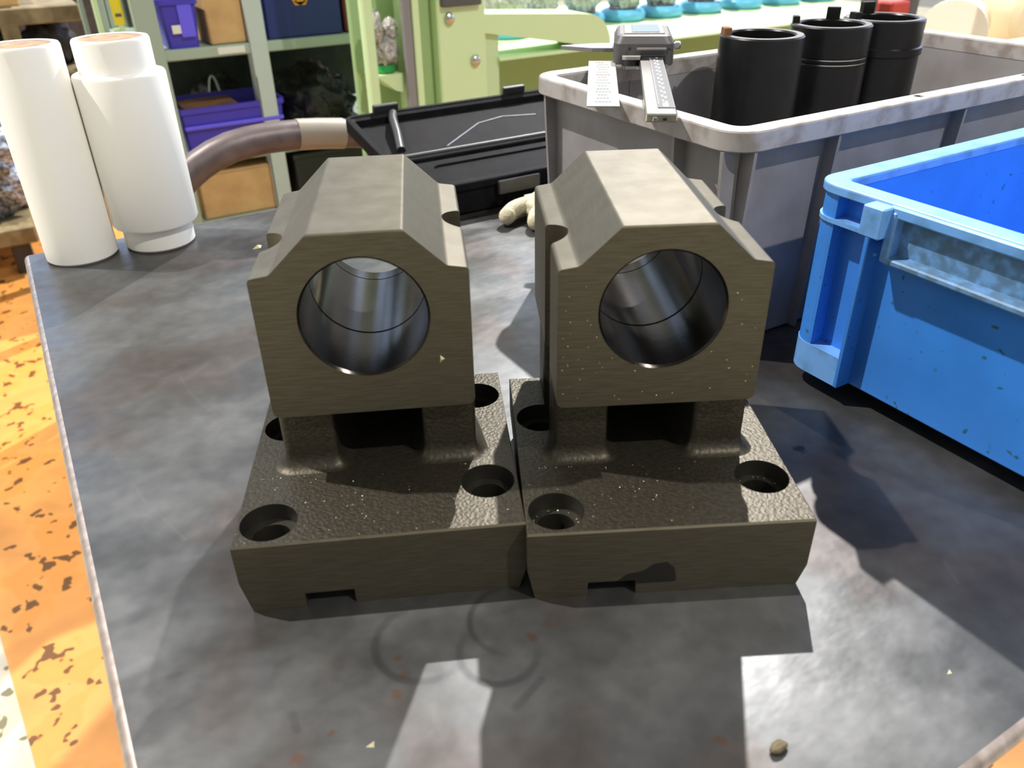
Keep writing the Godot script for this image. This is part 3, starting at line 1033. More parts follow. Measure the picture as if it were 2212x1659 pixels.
# ==================================================================== white rolls
func build_rolls() -> void:
	var a := thing("plastic_roll", "plain white upright roll at the table's back left corner, with a brown core end", "roll", Vector3(0.049, 0, 0.0308), 0.0, "white rolls")
	var r := 0.0306
	obj("roll", Sh.new().lathe([Vector2(0, 0), Vector2(r - 0.002, 0), Vector2(r, 0.002), Vector2(r, 0.181), Vector2(r - 0.001, 0.183), Vector2(r - 0.006, 0.183), Vector2(r - 0.006, 0.181), Vector2(0, 0.181)], Vector3.ZERO, Basis(), 56), M.white_roll, a)
	obj("core_end", Sh.new().lathe([Vector2(0, 0.18), Vector2(r - 0.0062, 0.18), Vector2(r - 0.0062, 0.1822), Vector2(0, 0.1822)], Vector3.ZERO, Basis(), 48), M.card_core, a)
	var b := thing("plastic_roll", "stepped white upright roll, thicker in its middle, standing to the right of the plain one", "roll", Vector3(0.1178, 0, 0.036), 0.0, "white rolls")
	r = 0.0312
	obj("roll", Sh.new().lathe([Vector2(0, 0), Vector2(r - 0.002, 0), Vector2(r, 0.002), Vector2(r, 0.181), Vector2(r - 0.001, 0.183), Vector2(r - 0.005, 0.183), Vector2(r - 0.005, 0.181), Vector2(0, 0.181)], Vector3.ZERO, Basis(), 56), M.white_roll, b)
	obj("wrap", Sh.new().lathe([Vector2(r, 0.022), Vector2(0.0372, 0.022), Vector2(0.0382, 0.024), Vector2(0.0382, 0.153), Vector2(0.0372, 0.155), Vector2(r, 0.157), Vector2(r, 0.022)], Vector3.ZERO, Basis(), 56), M.white_roll, b)
	obj("core_end", Sh.new().lathe([Vector2(0, 0.18), Vector2(r - 0.0052, 0.18), Vector2(r - 0.0052, 0.1822), Vector2(0, 0.1822)], Vector3.ZERO, Basis(), 48), M.card_core, b)


# ==================================================================== open tool case
func build_case() -> void:
	var t := thing("tool_case", "open black plastic tool case lying behind the steel blocks with its lid folded back", "case", Vector3(0.36, 0, 0.02))
	var L := 0.40
	var Dp := 0.115
	var ring := func(inset: float, y: float) -> PackedVector3Array: return rrect(inset, L - inset, inset, Dp - inset, maxf(0.014 - inset, 0.004), y)
	var b := Sh.new()
	b.loft([ring.call(0.005, 0.0), ring.call(0.003, 0.003), ring.call(0.003, 0.026), ring.call(0.0, 0.027), ring.call(0.0, 0.033), ring.call(0.001, 0.034), ring.call(0.007, 0.034), ring.call(0.008, 0.033), ring.call(0.009, 0.008)], true)
	obj("base_shell", b, M.case_plastic, t)
	var tr := Sh.new()
	tr.loft([rrect(0.009, L - 0.009, 0.009, Dp - 0.009, 0.006, 0.028), rrect(0.014, L - 0.014, 0.014, Dp - 0.02, 0.012, 0.0305), rrect(0.04, L - 0.016, 0.03, Dp - 0.026, 0.012, 0.0305), rrect(0.044, L - 0.02, 0.034, Dp - 0.03, 0.012, 0.012)], true)
	obj("tray", tr, M.case_plastic, t)
	for x in [0.075, 0.3]:
		obj("latch", Sh.new().span(Vector3(x, 0.016, Dp - 0.002), Vector3(x + 0.05, 0.0305, Dp + 0.004), 0.001), M.black_plastic, t)
	obj("hinge", Sh.new().tube([Vector3(0.01, 0.034, -0.003), Vector3(L - 0.01, 0.034, -0.003)], 0.0035, 10), M.black_plastic, t)
	# lid: turned back about the hinge at the rear edge, a little above level
	var tilt := Basis(Vector3.RIGHT, 0.195)
	var o := Vector3(0, 0.036, -0.004)
	var lf := func(p: PackedVector3Array) -> PackedVector3Array:
		var q := PackedVector3Array()
		for v in p:
			q.append(o + tilt * v)
		return q
	var lr := func(inset: float, y: float) -> PackedVector3Array: return lf.call(rrect(inset, L - inset, -0.118 + inset, -inset, maxf(0.012 - inset, 0.003), y))
	var lid := Sh.new()
	lid.loft([lr.call(0.003, -0.016), lr.call(0.001, -0.014), lr.call(0.0, 0.0), lr.call(0.0008, 0.0012), lr.call(0.0052, 0.0012), lr.call(0.006, 0.0), lr.call(0.0105, -0.002), lr.call(0.0125, -0.009)], true)
	var lid_o := obj("lid", lid, M.case_plastic, t)
	var pn := Sh.new()
	var hexp := PackedVector2Array([Vector2(0.082, -0.014), Vector2(0.152, -0.062), Vector2(0.19, -0.07), Vector2(0.235, -0.062), Vector2(0.32, -0.062), Vector2(0.37, -0.014)])
	pn.prism(hexp, -0.0095, -0.0062, tilt, o)
	obj("lid_panel", pn, M.case_plastic, lid_o)
	for e in [[0, 1], [1, 2], [2, 3]]:
		var p0: Vector2 = hexp[e[0]]
		var p1: Vector2 = hexp[e[1]]
		obj("panel_edge", Sh.new().tube([o + tilt * Vector3(p0.x, -0.0064, p0.y), o + tilt * Vector3(p1.x, -0.0064, p1.y)], 0.0012, 8), M.case_light, lid_o)
	obj("strap", Sh.new().tube([o + tilt * Vector3(0.06, 0.001, -0.108), o + tilt * Vector3(0.05, 0.004, -0.085), o + tilt * Vector3(0.04, 0.002, -0.05), o + tilt * Vector3(0.03, -0.002, -0.018)], 0.0052, 8), M.black_plastic, lid_o)
	for x in [0.055, 0.235]:
		obj("lid_catch", Sh.new().box(o + tilt * Vector3(x, 0.0, -0.119), Vector3(0.032, 0.018, 0.006), 0.001, tilt), M.black_plastic, lid_o)


func build_handle_cart() -> void:
	var t := thing("hand_cart", "cart with a bent brown-grey tube handle behind the table, taped near its end", "cart", Vector3(0.18, FLOOR, -0.15))
	var Y := -FLOOR
	var pts := []
	var ctrl := [Vector3(-0.085, 0.2, 0), Vector3(-0.085, Y - 0.14, 0), Vector3(-0.07, Y - 0.08, 0), Vector3(-0.036, Y - 0.028, 0), Vector3(0.0, Y + 0.006, 0), Vector3(0.04, Y + 0.027, 0), Vector3(0.08, Y + 0.035, 0), Vector3(0.136, Y + 0.035, 0), Vector3(0.19, Y + 0.029, 0), Vector3(0.23, Y + 0.023, 0)]
	var cv := Curve3D.new()
	for i in ctrl.size():
		var tn: Vector3 = (ctrl[mini(i + 1, ctrl.size() - 1)] - ctrl[maxi(i - 1, 0)])
		var li: float = (ctrl[i] - ctrl[maxi(i - 1, 0)]).length() / 3.0
		var lo: float = (ctrl[mini(i + 1, ctrl.size() - 1)] - ctrl[i]).length() / 3.0
		cv.add_point(ctrl[i], -tn.normalized() * li, tn.normalized() * lo)
	for i in 41:
		pts.append(cv.sample_baked(cv.get_baked_length() * i / 40.0, true))
	obj("handle", Sh.new().tube(pts, 0.0178, 20), M.handle_tube, t)
	obj("tape_wrap", Sh.new().tube([Vector3(0.137, Y + 0.0349, 0), Vector3(0.165, Y + 0.0322, 0), Vector3(0.195, Y + 0.0283, 0)], 0.0186, 20), M.handle_wrap, t)
	obj("upright", Sh.new().tube([Vector3(0.235, Y + 0.018, -0.0), Vector3(0.25, Y - 0.03, 0), Vector3(0.25, 0.2, 0)], 0.0165, 16), M.handle_tube, t)
	obj("deck", Sh.new().span(Vector3(-0.1, 0.13, -0.25), Vector3(0.45, 0.2, 0.12), 0.006), M.dark_grey, t)
	for x in [-0.05, 0.4]:
		for z in [-0.2, 0.07]:
			obj("wheel", Sh.new().lathe([Vector2(0, -0.015), Vector2(0.06, -0.015), Vector2(0.065, -0.01), Vector2(0.065, 0.01), Vector2(0.06, 0.015), Vector2(0, 0.015)], Vector3(x, 0.065, z), Basis(Vector3.BACK, PI / 2), 28), M.black_plastic, t)


# ==================================================================== shelf unit and what lies on it
func carton_box(called: String, label: String, cat: String, a: Vector3, d: Vector3, m: Material, flaps := true) -> Node3D:
	var s := d - a
	var t := thing(called, label, cat, Vector3((a.x + d.x) / 2, a.y, (a.z + d.z) / 2))
	obj("body", Sh.new().span(Vector3(-s.x / 2, 0, -s.z / 2), Vector3(s.x / 2, s.y - 0.004, s.z / 2), 0.003), m, t)
	if flaps:
		for sg in [-1.0, 1.0]:
			obj("flap", Sh.new().span(Vector3(-s.x / 2, s.y - 0.004, sg * 0.001 if sg > 0 else -s.z / 2), Vector3(s.x / 2, s.y, s.z / 2 if sg > 0 else -0.001), 0.001), m, t)
	return t


func open_bin(label: String, a: Vector3, d: Vector3, m: Material) -> Node3D:
	var s := d - a
	var t := thing("parts_bin", label, "bin", Vector3((a.x + d.x) / 2, a.y, (a.z + d.z) / 2))
	var w := s.x / 2
	var z := s.z / 2
	var sh := Sh.new()
	sh.loft([rrect(-w + 0.006, w - 0.006, -z + 0.006, z - 0.006, 0.008, 0.0), rrect(-w, w, -z, z, 0.01, s.y - 0.012), rrect(-w - 0.004, w + 0.004, -z - 0.004, z + 0.004, 0.012, s.y - 0.010), rrect(-w - 0.004, w + 0.004, -z - 0.004, z + 0.004, 0.012, s.y), rrect(-w + 0.003, w - 0.003, -z + 0.003, z - 0.003, 0.009, s.y), rrect(-w + 0.008, w - 0.008, -z + 0.008, z - 0.008, 0.007, 0.005)], true)
	obj("body", sh, m, t)
	return t


func build_shelf() -> void:
	var zf := -0.9
	var zb := -1.32
	var t := thing("storage_shelf", "grey-green steel shelf unit with several boards, standing behind the table", "shelf", Vector3(0.25, FLOOR, zf))
	var Y := -FLOOR
	for x in [[0.012, 0.052, M.shelf_green], [0.214, 0.248, M.shelf_post], [0.555, 0.595, M.shelf_green]]:
		for z in [0.0, zb - zf]:
			var s := Sh.new()   # an angle section: two flanges
			s.span(Vector3(x[0], 0.0, z - 0.003), Vector3(x[1], Y + 0.75, z), 0.0006)
			s.span(Vector3(x[0], 0.0, z - 0.036), Vector3(x[0] + 0.003, Y + 0.75, z), 0.0006)
			obj("post", s, x[2], t)
	for y in [0.038, -0.165, -0.302, -0.55]:
		obj("board", Sh.new().span(Vector3(0.004, Y + y - 0.02, zb - zf + 0.004), Vector3(0.598, Y + y, -0.004), 0.002), M.shelf_green, t)
	obj("label_strip", Sh.new().span(Vector3(0.150, Y + 0.0225, -0.004), Vector3(0.203, Y + 0.035, -0.0025), 0.0002), M.paper, t)
	obj("back_panel", Sh.new().span(Vector3(0.05, Y - 0.6, zb - zf + 0.006), Vector3(0.58, Y + 0.7, zb - zf + 0.012), 0.001), M.shelf_dark, t)
	# top board
	var b := open_bin("violet parts bin with a white label on the upper shelf board", Vector3(0.309, 0.038, -1.02), Vector3(0.378, 0.125, -0.912), M.purple)
	obj("inner_wall", Sh.new().span(Vector3(-0.002, 0.02, 0.055), Vector3(0.024, 0.087, 0.057), 0.0005), M.violet, b)
	obj("label_plate", Sh.new().span(Vector3(-0.018, 0.027, 0.054), Vector3(0.016, 0.042, 0.0563), 0.0003), M.paper, b)
	carton_box("cardboard_box", "small brown cardboard box on the upper shelf board, right of the violet bin", "box", Vector3(0.393, 0.038, -1.12), Vector3(0.463, 0.15, -0.915), M.carton)
	var nb := carton_box("navy_box", "large dark blue box with an orange hexagon print, on the upper shelf board", "box", Vector3(0.506, 0.038, -1.2), Vector3(0.664, 0.19, -0.915), M.navy)
	var hx := Sh.new()
	var outer := PackedVector2Array()
	for k in 6:
		outer.append(Vector2(cos(TAU * k / 6), sin(TAU * k / 6)) * 0.021)
	for k in 6:
		var j := (k + 1) % 6
		hx.prism(PackedVector2Array([outer[k], outer[j], outer[j] * 0.66, outer[k] * 0.66]), 0.0, 0.0008, Basis(Vector3.RIGHT, PI / 2), Vector3(-0.004, 0.078, 0.1425))
	hx.prism(PackedVector2Array([Vector2(0.0, 0.019), Vector2(0.013, 0.0115), Vector2(0.004, 0.006), Vector2(-0.004, 0.006), Vector2(-0.013, 0.0115)]), 0.0, 0.0008, Basis(Vector3.RIGHT, PI / 2), Vector3(-0.004, 0.078, 0.1425))
	obj("hexagon_print", hx, M.orange_print, nb)
	carton_box("red_box", "dark red-brown box at the right end of the upper shelf board", "box", Vector3(0.672, 0.038, -1.1), Vector3(0.73, 0.17, -0.92), M.red_brown)
	# middle board
	var p := open_bin("violet plastic bin with a brown carton inside, on the middle shelf board", Vector3(0.304, -0.165, -1.05), Vector3(0.512, -0.072, -0.905), M.purple)
	obj("lip", Sh.new().span(Vector3(-0.1, 0.052, 0.072), Vector3(0.1, 0.06, 0.0795), 0.002), M.violet, p)
	carton_box("cardboard_box", "flat brown carton lying in the violet bin on the middle shelf board", "box", Vector3(0.322, -0.159, -1.04), Vector3(0.43, -0.079, -0.925), M.carton_dark)
	var bg := Sh.new().blob(Vector3(0, 0.055, 0), Vector3(0.085, 0.075, 0.1), 0.35, 5, 24, 0.0)
	var bag := obj("plastic_bag", bg, M.bag_black, self)
	bag.position = Vector3(0.61, -0.165, -1.03)
	tag(bag, "crumpled black plastic bag on the middle shelf board, right of the violet bin", "bag")
	var bg2 := Sh.new().blob(Vector3(0, 0.04, 0), Vector3(0.06, 0.062, 0.07), 0.4, 8, 20, 0.0)
	var bag2 := obj("plastic_bag", bg2, M.bag_black, self)
	bag2.position = Vector3(0.44, -0.165, -1.18)
	tag(bag2, "dark crumpled bag behind the violet bin on the middle shelf board", "bag")
	var arc := []
	for i in 13:
		var a := PI * i / 12.0
		arc.append(Vector3(0.013 * cos(a), 0.07 * sin(a), 0.004 * i / 12.0))
	var cb := obj("cable_loop", Sh.new().tube(arc, 0.0022, 8), M.paper, self)
	cb.position = Vector3(0.418, -0.118, -1.105)
	tag(cb, "thin pale cable loop standing up behind the violet bin", "cable")
	# lower board
	carton_box("cardboard_box", "tan cardboard box on the lower shelf board, under the violet bin", "box", Vector3(0.312, -0.302, -1.15), Vector3(0.497, -0.205, -0.915), M.carton)
	var dk := carton_box("black_box", "black box on the lower shelf board, right of the tan cardboard box", "box", Vector3(0.52, -0.302, -1.15), Vector3(0.70, -0.2, -0.92), M.black_plastic, false)
	obj("lid", Sh.new().span(Vector3(-0.092, 0.094, -0.117), Vector3(0.092, 0.106, 0.117), 0.002), M.black_plastic, dk)


# ==================================================================== light green machine
func build_machine() -> void:
	var t := thing("tool_rack_machine", "light green steel tool rack with a bolted column and long ledge behind the crates", "tool rack", Vector3(0.59, FLOOR, -0.6))
	var Y := -FLOOR
	var g: Material = M.machine_green
	var top := Y + 0.7
	obj("side_panel", Sh.new().span(Vector3(0.0, 0, -0.02), Vector3(0.02, top, 0.0), 0.003), g, t)
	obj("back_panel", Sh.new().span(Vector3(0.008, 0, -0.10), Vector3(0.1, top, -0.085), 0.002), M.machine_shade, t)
	obj("guide_strip", Sh.new().span(Vector3(0.076, 0, -0.014), Vector3(0.0935, top, -0.002), 0.002), M.mid_grey, t)
	obj("column_edge", Sh.new().span(Vector3(0.0945, 0, -0.09), Vector3(0.108, top, 0.0), 0.002), g, t)
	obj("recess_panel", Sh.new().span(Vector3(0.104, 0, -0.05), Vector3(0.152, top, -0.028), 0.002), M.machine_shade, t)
	var col_o := obj("column_plate", Sh.new().span(Vector3(0.143, 0, -0.03), Vector3(0.243, top, 0.0), 0.003), g, t)
	obj("column_step", Sh.new().span(Vector3(0.238, 0, -0.08), Vector3(0.276, Y + 0.08, -0.01), 0.002), M.machine_mint, t)
	obj("top_bracket", Sh.new().span(Vector3(0.150, Y + 0.109, -0.002), Vector3(0.23, Y + 0.2, 0.012), 0.002), M.dark_grey, t)
	for p in [Vector2(0.166, 0.089), Vector2(0.217, 0.012)]:
		obj("bolt", Sh.new().lathe([Vector2(0, 0.0), Vector2(0.0105, 0.0), Vector2(0.0105, 0.003), Vector2(0.0085, 0.0075), Vector2(0.0045, 0.0098), Vector2(0, 0.0105)], Vector3(p.x, Y + p.y, -0.0005), Basis(Vector3.RIGHT, PI / 2), 24), M.bright_steel, col_o)
	obj("gusset", Sh.new().prism(PackedVector2Array([Vector2(0.022, 0.0), Vector2(0.076, 0.0), Vector2(0.076, -0.034), Vector2(0.06, -0.03)]), -0.088, -0.02, Basis(Vector3(1, 0, 0), Vector3(0, 0, 1), Vector3(0, 1, 0)), Vector3(0, Y + 0.001, 0)), g, t)
	# ledge
	obj("ledge", Sh.new().prism(PackedVector2Array([Vector2(0.0, 0.008), Vector2(-0.003, 0.011), Vector2(-0.62, 0.011), Vector2(-0.62, -0.03), Vector2(-0.2, -0.03), Vector2(0.0, 0.005)]), 0.272, 1.5, Basis(Vector3(0, 0, 1), Vector3(1, 0, 0), Vector3(0, 1, 0)), Vector3(0, Y, 0)), g, t)
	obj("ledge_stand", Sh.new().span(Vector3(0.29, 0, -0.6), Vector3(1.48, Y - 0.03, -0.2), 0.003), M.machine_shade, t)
	# arm: a bar with a rounded end that comes down onto the ledge
	var o := [Vector2(0.24, 0.058), Vector2(0.24, 0.091), Vector2(0.455, 0.076)]
	for k in 7:
		var a := PI / 2 * k / 6.0
		o.append(Vector2(0.475 + 0.062 * sin(a), 0.011 + 0.063 * cos(a)))
	o.append(Vector2(0.465, 0.011))
	o.append(Vector2(0.44, 0.022))
	obj("arm", Sh.new().prism(PackedVector2Array(o), -0.09, 0.0, Basis(Vector3(1, 0, 0), Vector3(0, 0, 1), Vector3(0, 1, 0)), Vector3(0, Y, 0)), g, t)
	# wrapped part in the recess of the column
	var w := thing("wrapped_part", "crumpled clear-wrapped metal part on a green foot, in the recess of the light green rack", "part", Vector3(0.64, 0.002, -0.645))
	obj("wrapping", Sh.new().blob(Vector3(0.002, 0.036, 0), Vector3(0.026, 0.03, 0.024), 0.5, 17, 16), M.film, w)
	obj("stem", Sh.new().blob(Vector3(-0.016, 0.074, 0.01), Vector3(0.014, 0.03, 0.014), 0.5, 19, 12), M.film, w)
	obj("stem", Sh.new().blob(Vector3(0.016, 0.072, 0.004), Vector3(0.014, 0.02, 0.014), 0.5, 27, 12), M.film, w)
	obj("foot", Sh.new().lathe([Vector2(0, 0), Vector2(0.018, 0), Vector2(0.02, 0.004), Vector2(0.018, 0.014), Vector2(0, 0.014)], Vector3.ZERO, Basis(), 24), M.green_base, w)
	# row of holders on the ledge
	var first: Node3D = null
	var xs := [1.01, 1.135, 1.255, 1.378, 1.498, 1.632, 1.775, 1.92, 2.06]
	var where := ["under the arm at the ledge's left end", "second from the left, behind the arm", "third from the left, behind the arm's round end", "fourth from the left, behind the caliper head", "fifth from the left, right of the caliper head",
		"sixth from the left", "fourth from the right end", "next to last at the right end", "last at the right end by the posts"]
	where[6] = "third from the right end"
	for i in xs.size():
		var at := Vector3(xs[i], 0.011, -0.83 if i == 0 else -0.89)
		var lb: String = "wrapped tool holder in a blue ring, " + where[i]
		if first == null:
			first = thing("tool_holder", lb, "tool holder", at, 0.0, "tool holders on the green ledge")
			obj("ring", Sh.new().lathe([Vector2(0.034, 0.0), Vector2(0.05, 0.0), Vector2(0.056, 0.006), Vector2(0.057, 0.016), Vector2(0.052, 0.024), Vector2(0.044, 0.027), Vector2(0.036, 0.022), Vector2(0.034, 0.0)], Vector3.ZERO, Basis(), 36, 0.8), M.blue_ring, first)
			obj("holder", Sh.new().lathe([Vector2(0, 0.002), Vector2(0.034, 0.002), Vector2(0.034, 0.03), Vector2(0.028, 0.04), Vector2(0.022, 0.1), Vector2(0.0, 0.1)], Vector3.ZERO, Basis(), 28), M.dark_grey, first)
			obj("film", Sh.new().blob(Vector3(0, 0.07, 0), Vector3(0.045, 0.05, 0.045), 0.35, 33, 20), M.film, first)
		else:
			copy(first, lb, at, i * 0.9)


# ==================================================================== clutter at the back left
func build_back_left() -> void:
	var bz := -1.9
	var b := thing("low_bench", "low grey-green steel platform on short feet at the far left, carrying a bag of scrap", "platform", Vector3(-0.45, FLOOR, -2.5))
	obj("deck", Sh.new().span(Vector3(-0.5, 0.105, -0.3), Vector3(0.42, 0.165, 0.3), 0.006), M.rack_olive, b)
	for x in [-0.45, 0.36]:
		for z in [-0.25, 0.25]:
			obj("foot", Sh.new().span(Vector3(x - 0.03, 0, z - 0.03), Vector3(x + 0.03, 0.105, z + 0.03), 0.003), M.black_plastic, b)
	var s := obj("scrap_bag", Sh.new().blob(Vector3(0, 0.16, 0), Vector3(0.3, 0.24, 0.22), 0.45, 3, 30, 0.0, 3.0), M.scrap, self)
	s.position = Vector3(-0.30, -0.635, -2.45)
	tag(s, "clear bag full of glittering metal scrap on the low platform, left of the white rolls", "bag")
	var gl := obj("green_cap", Sh.new().lathe([Vector2(0, 0), Vector2(0.03, 0), Vector2(0.03, 0.03), Vector2(0.026, 0.034), Vector2(0, 0.034)], Vector3.ZERO, Basis(), 20), M.green_base, self)
	gl.position = Vector3(0.02, -0.38, -1.86)
	gl.free()
	carton_box("cardboard_box", "brown cardboard box behind the scrap bag at the far left", "box", Vector3(-0.5, FLOOR, -3.06), Vector3(0.0, -0.15, -2.83), M.carton_dark)
	# olive rack with dark parts
	var r := thing("olive_rack", "olive-brown steel rack frame in the far upper left, behind the white rolls", "rack", Vector3(0.05, FLOOR, -1.7))
	var Y := -FLOOR
	obj("post", Sh.new().span(Vector3(0.0, 0, -0.04), Vector3(0.04, Y + 0.06, 0), 0.002), M.rack_olive, r)
	obj("post", Sh.new().span(Vector3(-0.55, 0, -0.04), Vector3(-0.51, Y + 0.06, 0), 0.002), M.rack_olive, r)
	obj("post", Sh.new().span(Vector3(0.0, 0, -0.44), Vector3(0.04, Y + 0.06, -0.4), 0.002), M.rack_olive, r)
	obj("post", Sh.new().span(Vector3(-0.55, 0, -0.44), Vector3(-0.51, Y + 0.06, -0.4), 0.002), M.rack_olive, r)
	obj("beam", Sh.new().span(Vector3(-0.55, Y + 0.02, -0.44), Vector3(0.19, Y + 0.06, 0.003), 0.003), M.rack_olive, r)
	obj("lower_deck", Sh.new().span(Vector3(-0.55, Y - 0.13, -0.44), Vector3(0.19, Y - 0.1, 0.0), 0.003), M.rack_olive, r)
	for q in [[Vector3(0.16, -0.1, -1.86), 0.055, "dark lumpy casting on the olive rack, right of its post", 12], [Vector3(0.02, -0.1, -1.9), 0.05, "dark lumpy casting on the olive rack, behind its post", 14]]:
		var o := obj("casting", Sh.new().blob(Vector3(0, q[1], 0), Vector3(q[1] * 1.2, q[1] * 1.1, q[1]), 0.4, q[3], 16, 0.0), M.dark_clutter, self)
		o.position = q[0]
		tag(o, q[2], "casting")
	var kn := obj("knob", Sh.new().lathe([Vector2(0, 0), Vector2(0.012, 0), Vector2(0.016, 0.008), Vector2(0.016, 0.018), Vector2(0.01, 0.024), Vector2(0, 0.024)], Vector3.ZERO, Basis(), 20), M.cream_light, self)
	kn.position = Vector3(0.216, -0.1, -1.73)
	tag(kn, "small pale round knob on the olive rack's lower deck", "knob")
	for q in [[-0.02, 0.045, M.cream], [0.09, 0.03, M.carton]]:
		pass
	carton_box("cardboard_box", "small tan carton on top of the olive rack in the upper left corner", "box", Vector3(0.0, 0.06, -1.95), Vector3(0.11, 0.14, -1.75), M.carton)
	# green frame of a second rack with a yellow sign
	var f := thing("green_frame", "pale green steel rack frame left of the shelf unit, with a yellow label on it", "rack", Vector3(0.2, FLOOR, -0.95))
	for x in [0.003, 0.04]:
		obj("post", Sh.new().span(Vector3(x, 0, -0.012), Vector3(x + 0.009, Y + 0.5, 0), 0.0015), M.machine_mint, f)
		obj("post", Sh.new().span(Vector3(x - 0.004, 0, -0.25), Vector3(x + 0.006, Y + 0.5, -0.238), 0.0015), M.shelf_green, f)
	obj("panel", Sh.new().span(Vector3(0.03, Y - 0.13, -0.012), Vector3(0.046, Y + 0.078, -0.004), 0.001), M.machine_mint, f)
	obj("rail", Sh.new().span(Vector3(0.0, Y - 0.16, -0.25), Vector3(0.051, Y - 0.13, 0.0), 0.002), M.shelf_green, f)
	var yl := obj("yellow_label", Sh.new().span(Vector3(0.033, Y + 0.084, -0.006), Vector3(0.052, Y + 0.16, 0.0012), 0.0005), M.yellow, f)
	obj("label_print", Sh.new().span(Vector3(0.037, Y + 0.098, 0.001), Vector3(0.048, Y + 0.104, 0.0016), 0.0002), M.dark_grey, yl)
	carton_box("grey_cabinet", "dark grey cabinet standing behind the olive rack at the far left", "cabinet", Vector3(-0.9, FLOOR, -3.6), Vector3(0.9, 0.6, -3.1), M.dark_clutter, false)


# ==================================================================== clutter at the back right
func build_back_right() -> void:
	var z := -0.4
	var st := thing("machine_bed", "cream painted machine bed behind the grey crate at the far right", "machine", Vector3(2.30, FLOOR, -0.39))
	obj("bed", Sh.new().span(Vector3(-0.45, 0, -0.19), Vector3(0.45, 0.70, 0.19), 0.01), M.cream, st)
	obj("cover", Sh.new().span(Vector3(-0.28, 0.695, 0.09), Vector3(-0.2, 0.775, 0.185), 0.006), M.cream_light, st)
	var a := thing("motor_housing", "cream round motor housing at the far right top, partly cut by the frame", "motor", Vector3(2.31, -0.1, -0.40), -0.5)
	obj("body", Sh.new().lathe([Vector2(0, -0.1), Vector2(0.085, -0.1), Vector2(0.1, -0.08), Vector2(0.1, 0.06), Vector2(0.088, 0.08), Vector2(0.05, 0.09), Vector2(0, 0.09)], Vector3(0, 0.1, 0), Basis(Vector3.RIGHT, PI / 2), 40), M.cream, a)
	obj("end_cap", Sh.new().lathe([Vector2(0, 0.088), Vector2(0.055, 0.088), Vector2(0.06, 0.094), Vector2(0.05, 0.1), Vector2(0, 0.102)], Vector3(0, 0.1, 0), Basis(Vector3.RIGHT, PI / 2), 32), M.cream, a)
	obj("bolt_hole", Sh.new().lathe([Vector2(0, 0.08), Vector2(0.009, 0.08), Vector2(0.009, 0.084), Vector2(0, 0.084)], Vector3(-0.07, 0.135, 0), Basis(Vector3.RIGHT, PI / 2), 14), M.dark_grey, a)
	var b := thing("motor_housing", "cream cylindrical housing lying left of the round motor at the far right top", "motor", Vector3(2.05, -0.091, -0.44), 0.5)
	obj("body", Sh.new().lathe([Vector2(0, -0.11), Vector2(0.06, -0.11), Vector2(0.07, -0.1), Vector2(0.07, 0.08), Vector2(0.062, 0.09), Vector2(0, 0.09)], Vector3(0, 0.07, 0), Basis(Vector3.BACK, PI / 2), 36), M.cream, b)
	obj("flange", Sh.new().lathe([Vector2(0, 0.08), Vector2(0.078, 0.08), Vector2(0.078, 0.098), Vector2(0, 0.098)], Vector3(0, 0.07, 0), Basis(Vector3.BACK, PI / 2), 36), M.cream_light, b)
	for p in [[1.66, "dark upright post behind the black sleeves, the left one"], [1.80, "dark upright post behind the black sleeves, the right one"]]:
		var o := thing("steel_post", p[1], "post", Vector3(p[0], FLOOR, z))
		obj("shaft", Sh.new().span(Vector3(-0.013, 0.0, -0.013), Vector3(0.013, 1.3, 0.013), 0.002), M.dark_grey, o)
		obj("foot_plate", Sh.new().span(Vector3(-0.028, 0.0, -0.04), Vector3(0.028, 0.012, 0.04), 0.002), M.dark_grey, o)
	var rd := thing("red_box", "small red box on a stand between the two dark posts", "box", Vector3(1.73, FLOOR, z))
	obj("body", Sh.new().span(Vector3(-0.03, 0.815, -0.03), Vector3(0.03, 0.87, 0.03), 0.004), M.red, rd)
	obj("stand", Sh.new().span(Vector3(-0.02, 0, -0.02), Vector3(0.02, 0.82, 0.02), 0.002), M.dark_grey, rd)


# ==================================================================== glove and bits on the table
func build_glove() -> void:
	var t := thing("work_glove", "cream cotton work glove lying between the black case and the grey crate", "glove", Vector3(0.446, 0, 0.188), 0.3)
	obj("palm", Sh.new().blob(Vector3(0.03, 0.012, 0.0), Vector3(0.034, 0.0125, 0.03), 0.25, 4, 16, 0.0), M.cloth, t)
	var ends := [[Vector3(0.012, 0.012, -0.014), Vector3(-0.012, 0.0135, -0.02), Vector3(-0.024, 0.0095, -0.014)], [Vector3(0.012, 0.011, 0.004), Vector3(-0.008, 0.0115, 0.008), Vector3(-0.016, 0.0085, 0.016)], [Vector3(0.02, 0.011, 0.018), Vector3(0.005, 0.011, 0.026), Vector3(-0.004, 0.0085, 0.034)], [Vector3(0.03, 0.011, 0.024), Vector3(0.022, 0.011, 0.036), Vector3(0.014, 0.0085, 0.044)]]
	for e in ends:
		var pts := []
		for i in 9:
			var u := i / 8.0
			pts.append(e[0] * (1 - u) * (1 - u) + e[1] * 2 * u * (1 - u) + e[2] * u * u)
		var s := Sh.new()
		s.tube(pts, 0.0092, 12, 0.86)
		s.blob(pts[8], Vector3.ONE * 0.0084, 0.15, 6, 8)
		obj("finger", s, M.cloth, t)


